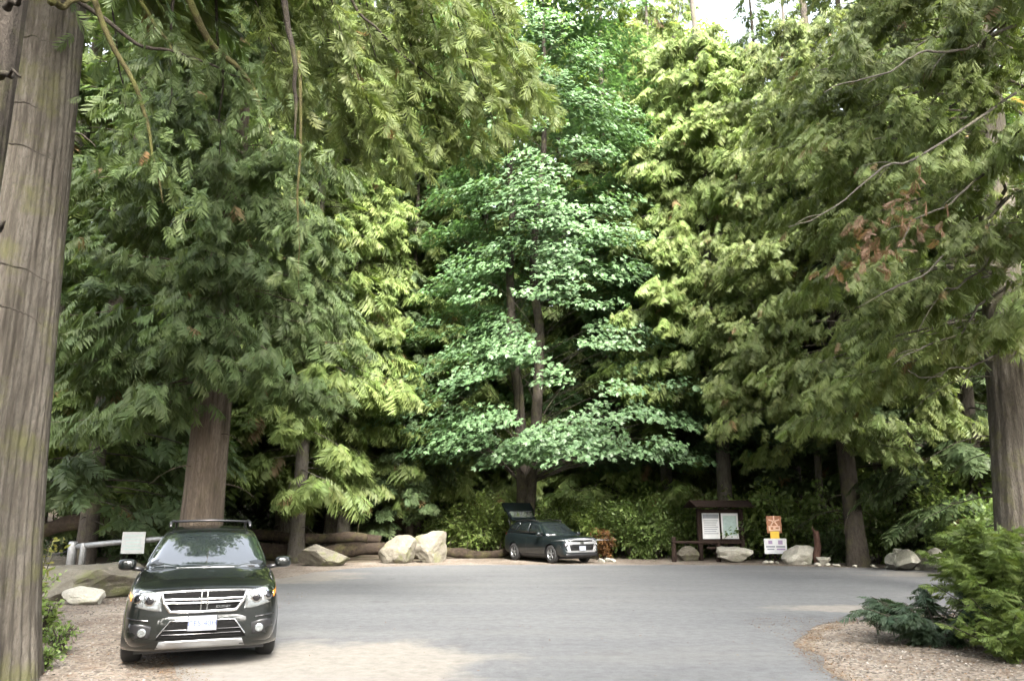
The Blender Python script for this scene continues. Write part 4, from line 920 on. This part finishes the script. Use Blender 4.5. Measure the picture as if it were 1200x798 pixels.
# ---------------------------------------------------------------- vehicles (x to its left seen from the front, front towards -Y)
class Car:
    def __init__(s, name, loc, rz, label, L, W, H, paint, wb, fo, rt):
        s.o = thing(name, loc, label, 'car', rz=rz); s.L, s.W, s.H = L, W, H; s.paint = M[paint]; s.fa = L / 2 - fo; s.ra = s.fa - wb; s.rt = rt
    # loft along the length; y forward during modelling, flipped in finish()
    def loft(s, secs, bow=0.0):
        n = len(secs[0][1]); V, F = [], []
        for y, pts in secs:
            pts = np.asarray(pts); full = np.concatenate([pts, pts[-2:0:-1] * [-1, 1]])
            V.append(np.stack([full[:, 0], np.full(len(full), y), full[:, 1]], -1))
        m = len(V[0]); V = np.concatenate(V); V[:, 1] -= bow * (V[:, 0] / .8) ** 2 * ssm(.1, .6, V[:, 1])
        i = np.arange(len(secs) - 1)[:, None] * m; j = np.arange(m)[None]; k = (j + 1) % m
        F = np.stack([i + j, i + m + j, i + m + k, i + k], -1).reshape(-1, 4)
        mb = MB(); mb.add(V, F); mb.ngon(range(m - 1, -1, -1)) ; mb.ngon(range((len(secs) - 1) * m, len(secs) * m)); return mb
    def solid(s, mb, name, sub, cut):
        me = mb.mesh(name, True); o = bpy.data.objects.new(name, me); COL.objects.link(o)
        bm = bmesh.new(); bm.from_mesh(me); bmesh.ops.recalc_face_normals(bm, faces=bm.faces[:]); bm.to_mesh(me); bm.free()
        me.materials.append(s.paint); me.materials.append(M['black'])
        md = o.modifiers.new('s', 'SUBSURF'); md.levels = sub; md.render_levels = sub
        cs = []
        if cut:
            for ya in (s.fa, s.ra):
                for sd in (-1, 1):
                    c = MB(); c.lathe([(0, .52), (s.rt * 1.17, .52), (s.rt * 1.17, 1.2), (0, 1.2)], 40, 0); cm = c.mesh('cut')
                    for v in cm.vertices: v.co = (v.co.x * sd, v.co.y + ya, v.co.z + s.rt)
                    bm = bmesh.new(); bm.from_mesh(cm); bmesh.ops.remove_doubles(bm, verts=bm.verts[:], dist=1e-5); bmesh.ops.recalc_face_normals(bm, faces=bm.faces[:]); bm.to_mesh(cm); bm.free()
                    cm.materials.append(s.paint); cm.materials.append(M['black'])
                    for p_ in cm.polygons: p_.material_index = 1
                    co = bpy.data.objects.new('cut', cm); COL.objects.link(co); cs.append(co)
                    bo = o.modifiers.new('b', 'BOOLEAN'); bo.operation = 'DIFFERENCE'; bo.object = co; bo.solver = 'EXACT'
        dg = bpy.context.evaluated_depsgraph_get(); r = bpy.data.meshes.new_from_object(o.evaluated_get(dg)); r.name = name
        for q in cs + [o]: bpy.data.objects.remove(q)
        r.polygons.foreach_set('use_smooth', np.ones(len(r.polygons), bool))
        try: r.set_sharp_from_angle(angle=R(40))
        except Exception: pass
        return r
    def tree(s, meshes):
        V, F = [], []
        for me in meshes:
            b = len(V); V += [v.co[:] for v in me.vertices]; F += [[b + i for i in p.vertices] for p in me.polygons]
        s.bvh = BVHTree.FromPolygons(V, F)
    def hit(s, p, d):
        h = s.bvh.ray_cast(Vector(p), Vector(d)); return h[0]
    def project(s, q, face, off):
        """q (n,2) in the plane of face ('front': x,z; 'top': x,y; 'side+'/'side-': y,z) -> points lying off the body"""
        out = []; last = None
        for a, b in q:
            if face == 'front': o_, d = (a, 6, b), (0, -1, 0)
            elif face == 'top': o_, d = (a, b, 5), (0, 0, -1)
            elif face == 'back': o_, d = (a, -6, b), (0, 1, 0)
            else:
                sg = 1 if face == 'side+' else -1; o_, d = (sg * 4, a, b), (-sg, 0, 0)
            h = s.hit(o_, d)
            if h is None: h = Vector(o_) + Vector(d) * ((Vector(last) - Vector(o_)).dot(Vector(d)) if last is not None else 3.0)
            last = h; out.append(np.array(h) - np.array(d) * off)
        return np.array(out)
    def patch(s, name, poly, face, m, off=.006, rings=4, dense=.06, parent=None):
        p = np.asarray(poly, float); q = []
        for i in range(len(p)):
            a, b = p[i], p[(i + 1) % len(p)]; k = max(1, int(np.linalg.norm(b - a) / dense)); q += [a + (b - a) * j / k for j in range(k)]
        q = np.array(q); n = len(q); c = q.mean(0); mb = MB(); R_ = [s.project(c + (q - c) * (1 - k / rings), face, off) for k in range(rings)]
        cen = s.project(c[None], face, off); V = np.concatenate([R_[0] * 1.0] + R_ + [cen])
        inward = s.project(q, face, -.012); V[:n] = inward
        F4 = []; j = np.arange(n); k2 = (j + 1) % n
        for r_ in range(rings): F4.append(np.stack([r_ * n + j, r_ * n + k2, (r_ + 1) * n + k2, (r_ + 1) * n + j], -1))
        mb.add(V, np.concatenate(F4)); mb.f[3].append(np.stack([rings * n + j, rings * n + k2, np.full(n, len(V) - 1)], -1))
        return s.put(name, mb, m, parent, True)
    def strip(s, name, line, wd, face, m, off=.012, parent=None, dense=.05):
        L = np.asarray(line, float); q = []
        for i in range(len(L) - 1):
            k = max(1, int(np.linalg.norm(L[i + 1] - L[i]) / dense)); q += [L[i] + (L[i + 1] - L[i]) * j / k for j in range(k)]
        q = np.array(q + [L[-1]]); P = s.project(q, face, off * .3); d = {'front': (0, 1, 0), 'top': (0, 0, 1), 'back': (0, -1, 0), 'side+': (1, 0, 0), 'side-': (-1, 0, 0)}[face]
        T = unit(np.gradient(P, axis=0)); Bn = unit(np.cross(T, d)) * wd / 2; D = np.array(d) * off
        V = np.stack([P - Bn, P - Bn * .7 + D, P + Bn * .7 + D, P + Bn], 1).reshape(-1, 3); i = np.arange(len(q) - 1)[:, None] * 4
        F = np.concatenate([np.stack([i + a, i + a + 1, i + a + 5, i + a + 4], -1).reshape(-1, 4) for a in range(3)]); mb = MB(); mb.add(V, F)
        return s.put(name, mb, m, parent, True)
    def put(s, name, mb, m, parent=None, smooth=False):
        me = mb.mesh(name, smooth) if isinstance(mb, MB) else mb
        bm = bmesh.new(); bm.from_mesh(me)
        for v in bm.verts: v.co = (-v.co.x, -v.co.y, v.co.z)       # turn the model so that it faces -Y
        if isinstance(mb, MB): bmesh.ops.recalc_face_normals(bm, faces=bm.faces[:])
        bm.to_mesh(me); bm.free()
        return link(name, me, M[m] if isinstance(m, str) else m, parent or s.o)
    def wheels(s, wd, spokes, tw):
        for ya in (s.fa, s.ra):
            for sd in (-1, 1):
                w_ = bpy.data.objects.new('wheel', None); COL.objects.link(w_); w_.parent = s.o; w_.location = (-sd * (tw), -ya, s.rt)
                r_ = s.rt; h = wd / 2
                b = MB(); b.lathe([(r_ * .62, -h), (r_ * .9, -h), (r_ * .985, -h * .75), (r_, -h * .3), (r_, h * .3), (r_ * .985, h * .75), (r_ * .9, h), (r_ * .64, h), (r_ * .62, h * .5), (r_ * .62, -h)], 36); s_ = build('tyre', b, M['rubber'], w_, True)
                b = MB(); b.lathe([(r_ * .67, h * .80), (r_ * .63, h * .95), (r_ * .58, h * .7), (r_ * .56, -h * .6)], 32)
                for k in range(spokes):
                    a = 2 * math.pi * k / spokes; rot = Matrix.Rotation(a, 3, 'X'); c = rot @ Vector((h * .62, 0, r_ * .33)); b.box(c, (.03, r_ * .17, r_ * .60), rot)
                b.lathe([(.0, h * .8), (r_ * .16, h * .8), (r_ * .18, h * .55)], 18)
                o = build('rim', b, M['silver'], w_, True)
                if sd > 0: o.rotation_euler = (0, 0, math.pi)
                b = MB(); b.lathe([(0, h * .25), (r_ * .55, h * .25)], 20); d = build('brake_disc', b, M['black'], w_)
                if sd > 0: d.rotation_euler = (0, 0, math.pi)
    def mirrors(s, x, y, z, w_=.23, h=.16):
        for sd in (-1, 1):
            bm = bmesh.new(); bmesh.ops.create_icosphere(bm, subdivisions=3, radius=1)
            for v in bm.verts:
                c = v.co; c.x, c.y, c.z = (math.copysign(abs(c.x) ** .7, c.x) * w_ / 2, math.copysign(abs(c.y) ** .8, c.y) * .09, math.copysign(abs(c.z) ** .7, c.z) * h / 2); c.x += sd * (x + w_ / 2); c.y += y - .05 * (c.x * sd - x); c.z += z
            me = bpy.data.meshes.new('mirror'); bm.to_mesh(me); bm.free(); me.polygons.foreach_set('use_smooth', np.ones(len(me.polygons), bool)); me.materials.append(s.paint)
            mo = s.put('mirror', me, s.paint)
            b = MB(); b.tube([(sd * (x - .10), y - .02, z - .07), (sd * (x + .05), y, z - .05)], .03, 8); s.put('arm', b, 'black', mo, True)
def sect(w_, zb, zt_):
    h = zt_ - zb; return [(0, zb), (.80 * w_, zb), (.94 * w_, zb + .05), (.985 * w_, zb + .25 * h), (w_, zb + .5 * h), (.985 * w_, zb + .70 * h), (.95 * w_, zb + .90 * h), (.87 * w_, zb + .985 * h), (.5 * w_, zt_ + .006), (0, zt_ + .014)]
def gsect(wb, wt, zb, zt_):
    h = zt_ - zb; return [(0, zb), (wb, zb), (wb * .6 + wt * .4, zb + .45 * h), (wt, zb + .84 * h), (wt * .93, zb + .95 * h), (wt * .62, zb + .99 * h), (0, zb + h * 1.0 + .012)]
def bumper(c, prof, plan, xs):
    V = np.array([[(x, plan(x) + dy * (1 - .75 * (abs(x) / .9) ** 6), z) for dy, z in prof] for x in xs]); n = len(prof); mb = MB(); i = np.arange(len(xs) - 1)[:, None] * n; j = np.arange(n - 1)[None]
    mb.add(V.reshape(-1, 3), np.stack([i + j, i + j + 1, i + n + j + 1, i + n + j], -1).reshape(-1, 4)); return mb

# the dark SUV in front
hd = math.atan2(3.95, 10.5)
C1 = Car('parked_car', (-4.62, 11.75, .014), -hd * 1.0, 'dark grey SUV facing the camera beside the huge cedar, chrome cross grille and blue-lettered plate', 4.89, 1.86, 1.70, 'paint_a', 2.89, .95, .36)
C1.o.rotation_euler = (0, 0, R(-0.0) + math.atan2(4.62, 11.75))
low = [(2.44, .66, .40, .86), (2.42, .76, .32, .92), (2.35, .825, .27, .955), (2.22, .875, .23, .985), (2.0, .905, .22, 1.02), (1.5, .925, .22, 1.07), (1.15, .93, .22, 1.105), (.9, .93, .22, 1.11), (0, .93, .22, 1.10), (-1.2, .93, .22, 1.11), (-1.9, .915, .24, 1.12), (-2.25, .87, .28, 1.10), (-2.40, .79, .33, 1.02), (-2.44, .68, .40, .95)]
gh = [(1.26, .80, .79, 1.09), (1.02, .82, .755, 1.235), (.75, .83, .70, 1.40), (.5, .83, .66, 1.535), (.36, .83, .645, 1.585), (.1, .83, .635, 1.62), (-.6, .83, .625, 1.65), (-1.4, .83, .615, 1.63), (-1.95, .81, .60, 1.585), (-2.15, .79, .62, 1.45), (-2.33, .77, .68, 1.16), (-2.36, .75, .70, 1.09)]
b1 = C1.solid(C1.loft([(y, sect(a, b, c)) for y, a, b, c in low]), 'body', 2, True)
b2 = C1.solid(C1.loft([(y, gsect(a, b, 1.05, c)) for y, a, b, c in gh], .17), 'cabin', 2, False)
plan = lambda x: 2.425 - .07 * (x / .9) ** 2 - .42 * (abs(x) / .92) ** 7
xs = np.linspace(-.90, .90, 41)
bp = bumper(C1, [(-.30, .235), (-.06, .235), (.0, .275), (.028, .36), (.04, .50), (.038, .59), (.02, .635), (-.03, .655), (-.12, .668)], plan, xs)
bpm = bp.mesh('front_bumper', True)
C1.tree([b1, b2, bpm])
P = C1.patch
P('grille', [(-.47, .895), (0, .905), (.47, .895), (.45, .80), (.36, .675), (-.36, .675), (-.45, .80)], 'front', 'void', .006)
gr = C1.o.children[-1]
for z_ in (.812, .770): C1.strip('grille_bar', [(-.445, z_ + .006), (0, z_), (.445, z_ + .006)], .026, 'front', 'chrome', .020, gr)
for x_ in (-.034, .034): C1.strip('grille_bar', [(x_, .90), (x_, .68)], .024, 'front', 'chrome', .022, gr)
C1.strip('grille_surround', [(-.48, .90), (-.455, .80), (-.37, .675), (0, .668), (.37, .675), (.455, .80), (.48, .90)], .040, 'front', 'chrome', .020, gr)
C1.patch('emblem', [(-.028, .815), (.028, .815), (.03, .785), (0, .755), (-.03, .785)], 'front', 'black', .026, 2, .03, gr)
for sd in (-1, 1):
    hl = P('headlight', [(sd * a, b) for a, b in [(.475, .885), (.60, .915), (.74, .945), (.84, .945), (.865, .90), (.85, .82), (.76, .745), (.60, .70), (.46, .685), (.475, .78)]], 'front', 'lens', .008)
    for cx, cz, r_ in ((.60, .81, .062), (.745, .84, .060)):
        th = np.linspace(0, 2 * np.pi, 15)[:-1]; pr = P('projector_ring', [(sd * cx + r_ * math.cos(a), cz + r_ * math.sin(a)) for a in th], 'front', 'chrome', .012, 2, .05, hl)
        P('projector_bowl', [(sd * cx + r_ * .72 * math.cos(a), cz + r_ * .72 * math.sin(a)) for a in th], 'front', 'gloss_black', .015, 2, .05, hl)
    P('indicator', [(sd * a, b) for a, b in [(.80, .87), (.845, .90), (.85, .84), (.81, .80)]], 'front', 'amber', .012, 2, .05, hl)
bo = C1.put('front_bumper', bpm, C1.paint); 
P('lower_intake', [(-.36, .575), (.36, .575), (.43, .48), (.50, .365), (-.50, .365), (-.43, .48)], 'front', 'void', .004)
for z_ in (.42, .47): C1.strip('intake_slat', [(-.44, z_), (.44, z_)], .014, 'front', 'gloss_black', .014)
for sd in (-1, 1):
    C1.strip('chrome_trim', [(sd * .16, .572), (sd * .36, .572), (sd * .49, .40)], .016, 'front', 'chrome', .012)
    P('fog_pocket', [(sd * a, b) for a, b in [(.56, .52), (.66, .55), (.80, .56), (.82, .46), (.74, .38), (.57, .39)]], 'front', 'black', .004)
    th = np.linspace(0, 2 * np.pi, 17)[:-1]
    P('fog_lamp', [(sd * .655 + .048 * math.cos(a), .455 + .048 * math.sin(a)) for a in th], 'front', 'lens', .014, 3, .05)
    C1.strip('bumper_crease', [(sd * .60, .585), (sd * .72, .598), (sd * .83, .612)], .016, 'front', 'gloss_black', .010)
P('skid_plate', [(-.46, .345), (0, .350), (.46, .345), (.50, .255), (-.50, .255)], 'front', 'silver', .016)
pl = MB(); pl.box((0, 2.505, .545), (.315, .012, .165)); lp = C1.put('licence_plate', pl, 'plate_white')
fr = MB(); fr.box((0, 2.492, .545), (.335, .014, .185)); C1.put('plate_frame', fr, 'black', lp)
text('plate_lettering', 'CE5 40H', .088, M['print_blue'], lp, (0, -2.512, .540), (R(90), 0, 0))
text('plate_heading', 'Beautiful', .03, M['print_blue'], lp, (0, -2.512, .605), (R(90), 0, 0))
q = C1.project(np.array([(-.22, .722)]), 'front', .03)[0]; text('grille_lettering', 'JOURNEY', .040, M['chrome'], gr, (-q[0], -q[1], q[2]), (R(90), 0, 0), .004)
C1.put('body', b1, C1.paint); C1.put('cabin', b2, C1.paint)
ws = P('windshield', [(-.74, 1.02), (-.40, 1.19), (0, 1.235), (.40, 1.19), (.74, 1.02), (.685, .70), (.60, .37), (.30, .395), (0, .405), (-.30, .395), (-.60, .37), (-.685, .70)], 'top', 'glass', .006, 6)
C1.strip('wiper', [(-.62, 1.10), (-.1, 1.17)], .022, 'top', 'rubber', .014); C1.strip('wiper', [(-.02, 1.21), (.55, 1.10)], .022, 'top', 'rubber', .014)
for f in ('side+', 'side-'):
    P('side_window', [(.72, 1.15), (.35, 1.50), (-.28, 1.555), (-.30, 1.14)], f, 'glass', .005); P('side_window', [(-.36, 1.14), (-.36, 1.555), (-1.15, 1.53), (-1.20, 1.15)], f, 'glass', .005); P('side_window', [(-1.28, 1.16), (-1.24, 1.52), (-1.85, 1.47), (-1.98, 1.20)], f, 'glass', .005)
    C1.strip('door_seam', [(1.0, .32), (.98, 1.05)], .008, f, 'black', .002); C1.strip('door_seam', [(-.33, .32), (-.33, 1.10)], .008, f, 'black', .002)
    C1.strip('door_handle', [(-.1, .96), (-.26, .965)], .03, f, 'chrome', .03); C1.strip('sill_trim', [(1.0, .30), (-.9, .30)], .07, f, 'black', .012)
b = MB()
for sd in (-1, 1):
    b = MB(); b.tube([(sd * .56, .15, 1.63), (sd * .56, .05, 1.695), (sd * .565, -.8, 1.715), (sd * .56, -1.7, 1.685), (sd * .56, -1.8, 1.61)], .020, 8); C1.put('roof_rail', b, 'black', None, True)
b = MB(); b.tube([(-.56, -.15, 1.705), (0, -.15, 1.725), (.56, -.15, 1.705)], .017, 8); C1.put('roof_crossbar', b, 'black', None, True)
C1.wheels(.225, 5, .80); C1.mirrors(.915, .78, 1.14)
b = MB(); b.box((0, 0, .20), (1.5, 4.0, .08)); C1.put('underbody', b, 'black')

# the SUV with its tailgate up, parked under the maple
x, y = at(648, 29.0)
hdg = R(33); fw = np.array([math.sin(hdg), -math.cos(hdg)]); lf = np.array([math.cos(hdg), math.sin(hdg)])
cc = np.array([x, y]) + lf * .77 - fw * 1.34
C2 = Car('parked_car', (cc[0], cc[1], .008), hdg, 'dark teal-grey compact SUV with silver nose and raised tailgate under the maple', 4.41, 1.81, 1.66, 'paint_b', 2.64, .87, .345)
k = 4.41 / 4.89
low = [(2.205, .74, .36, .90), (2.19, .80, .30, .95), (2.12, .86, .26, .985), (1.95, .89, .24, 1.01), (1.4, .90, .24, 1.045), (1.0, .905, .24, 1.065), (0, .905, .24, 1.08), (-1.1, .905, .24, 1.12), (-1.8, .89, .26, 1.15), (-2.08, .85, .30, 1.13), (-2.18, .79, .34, 1.06), (-2.205, .72, .40, 1.0)]
gh = [(1.12, .80, .79, 1.06), (.9, .81, .75, 1.20), (.65, .82, .70, 1.37), (.42, .82, .665, 1.51), (.28, .82, .65, 1.56), (0, .82, .64, 1.60), (-.7, .82, .63, 1.61), (-1.5, .81, .62, 1.59), (-1.85, .80, .62, 1.55), (-2.0, .78, .64, 1.35), (-2.12, .77, .70, 1.10)]
b1 = C2.solid(C2.loft([(y_, sect(a, b, c)) for y_, a, b, c in low]), 'body', 2, True); b2 = C2.solid(C2.loft([(y_, gsect(a, b, 1.02, c)) for y_, a, b, c in gh], .15), 'cabin', 2, False)
C2.tree([b1, b2]); P = C2.patch
P('front_panel', [(-.88, .90), (-.5, .955), (.5, .955), (.88, .90), (.87, .60), (.70, .42), (-.70, .42), (-.87, .60)], 'front', 'paint_silver', .004, 6)
P('upper_grille', [(-.55, .885), (.55, .885), (.50, .825), (-.50, .825)], 'front', 'gloss_black', .012); P('lower_grille', [(-.62, .74), (.62, .74), (.52, .50), (-.52, .50)], 'front', 'black', .012)
for z_ in (.56, .62, .68): C2.strip('grille_slat', [(-.54, z_), (.54, z_)], .014, 'front', 'gloss_black', .022)
C2.strip('bumper_lip', [(-.75, .34), (0, .33), (.75, .34)], .12, 'front', 'black', .02)
for sd in (-1, 1):
    P('running_light', [(sd * a, b) for a, b in [(.56, .875), (.86, .92), (.875, .87), (.58, .835)]], 'front', 'lens', .012); P('headlight', [(sd * a, b) for a, b in [(.66, .75), (.84, .77), (.84, .64), (.70, .64)]], 'front', 'gloss_black', .012)
    P('lamp', [(sd * a, b) for a, b in [(.71, .725), (.80, .735), (.80, .675), (.73, .67)]], 'front', 'lens', .018, 2, .05)
C2.strip('badge', [(-.08, .785), (.08, .785)], .05, 'front', 'chrome', .02)
pm = MB(); pm.box((0, 2.25, .585), (.32, .012, .17)); C2.put('licence_plate', pm, 'plate_white')
C2.put('body', b1, C2.paint); C2.put('cabin', b2, C2.paint)
P('windshield', [(-.73, .90), (-.4, 1.03), (0, 1.08), (.4, 1.03), (.73, .90), (.66, .58), (.60, .30), (0, .31), (-.60, .30), (-.66, .58)], 'top', 'glass', .006, 5)
for f in ('side+', 'side-'):
    P('side_window', [(.66, 1.13), (.30, 1.47), (-.30, 1.52), (-.32, 1.14)], f, 'glass', .005); P('side_window', [(-.38, 1.14), (-.38, 1.52), (-1.05, 1.51), (-1.25, 1.20)], f, 'glass', .005); P('side_window', [(-1.35, 1.24), (-1.15, 1.50), (-1.70, 1.46), (-1.78, 1.28)], f, 'glass', .005)
    C2.strip('door_seam', [(.88, .34), (.86, 1.03)], .01, f, 'black', .002); C2.strip('door_seam', [(-.35, .34), (-.35, 1.08)], .01, f, 'black', .002); C2.strip('sill_trim', [(.9, .31), (-.85, .31)], .14, f, 'black', .012)
    C2.strip('door_handle', [(-.1, .98), (-.26, .985)], .035, f, 'paint_b', .03); C2.strip('tail_light', [(-1.95, 1.06), (-2.12, 1.06)], .12, f, 'red_lens', .012)
tg = thing('tailgate', (0, 0, 0), None, None); tg.parent = C2.o   # raised hatch, hinged at the rear of the roof
ang = R(50); hy, hz = -1.86, 1.60; d = np.array([0, -math.cos(ang), math.sin(ang)]); n_ = np.array([0, math.sin(ang), math.cos(ang)])
def slab(a, b, w0, w1, th, off):
    A_, B_ = np.array([0, hy, hz]) + d * a + n_ * off, np.array([0, hy, hz]) + d * b + n_ * off
    V = [A_ + [sx * w0, 0, 0] + n_ * sz for sx in (-1, 1) for sz in (0, th)] if False else []
    for e, w_ in ((A_, w0), (B_, w1)):
        for sx in (-1, 1):
            for sz in (0, th): V.append(e + np.array([sx * w_, 0, 0]) + n_ * sz)
    mb = MB(); mb.add(V, [[0, 1, 3, 2], [4, 6, 7, 5], [0, 4, 5, 1], [2, 3, 7, 6], [0, 2, 6, 4], [1, 5, 7, 3]]); return mb
C2.put('panel', slab(0, .52, .62, .72, .06, 0), C2.paint, tg); C2.put('panel', slab(.52, .95, .74, .74, .11, -.04), C2.paint, tg); C2.put('rear_window', slab(.08, .47, .54, .62, .075, -.005), 'lens', tg); C2.put('spoiler', slab(-.05, .12, .60, .62, .03, .06), C2.paint, tg)
for sd in (-1, 1):
    b = MB(); b.tube([(sd * .60, -1.95, 1.2), np.array([sd * .60, hy, hz]) + d * .6], .016, 6); C2.put('gas_strut', b, 'black', tg, True)
    b = MB(); b.tube([(sd * .58, .1, 1.60), (sd * .585, -.7, 1.655), (sd * .58, -1.6, 1.60)], .02, 8); C2.put('roof_rail', b, 'black', None, True)
C2.wheels(.22, 5, .78); C2.mirrors(.90, .70, 1.10, .20, .15)
b = MB(); b.box((0, 0, .22), (1.45, 3.6, .08)); C2.put('underbody', b, 'black')
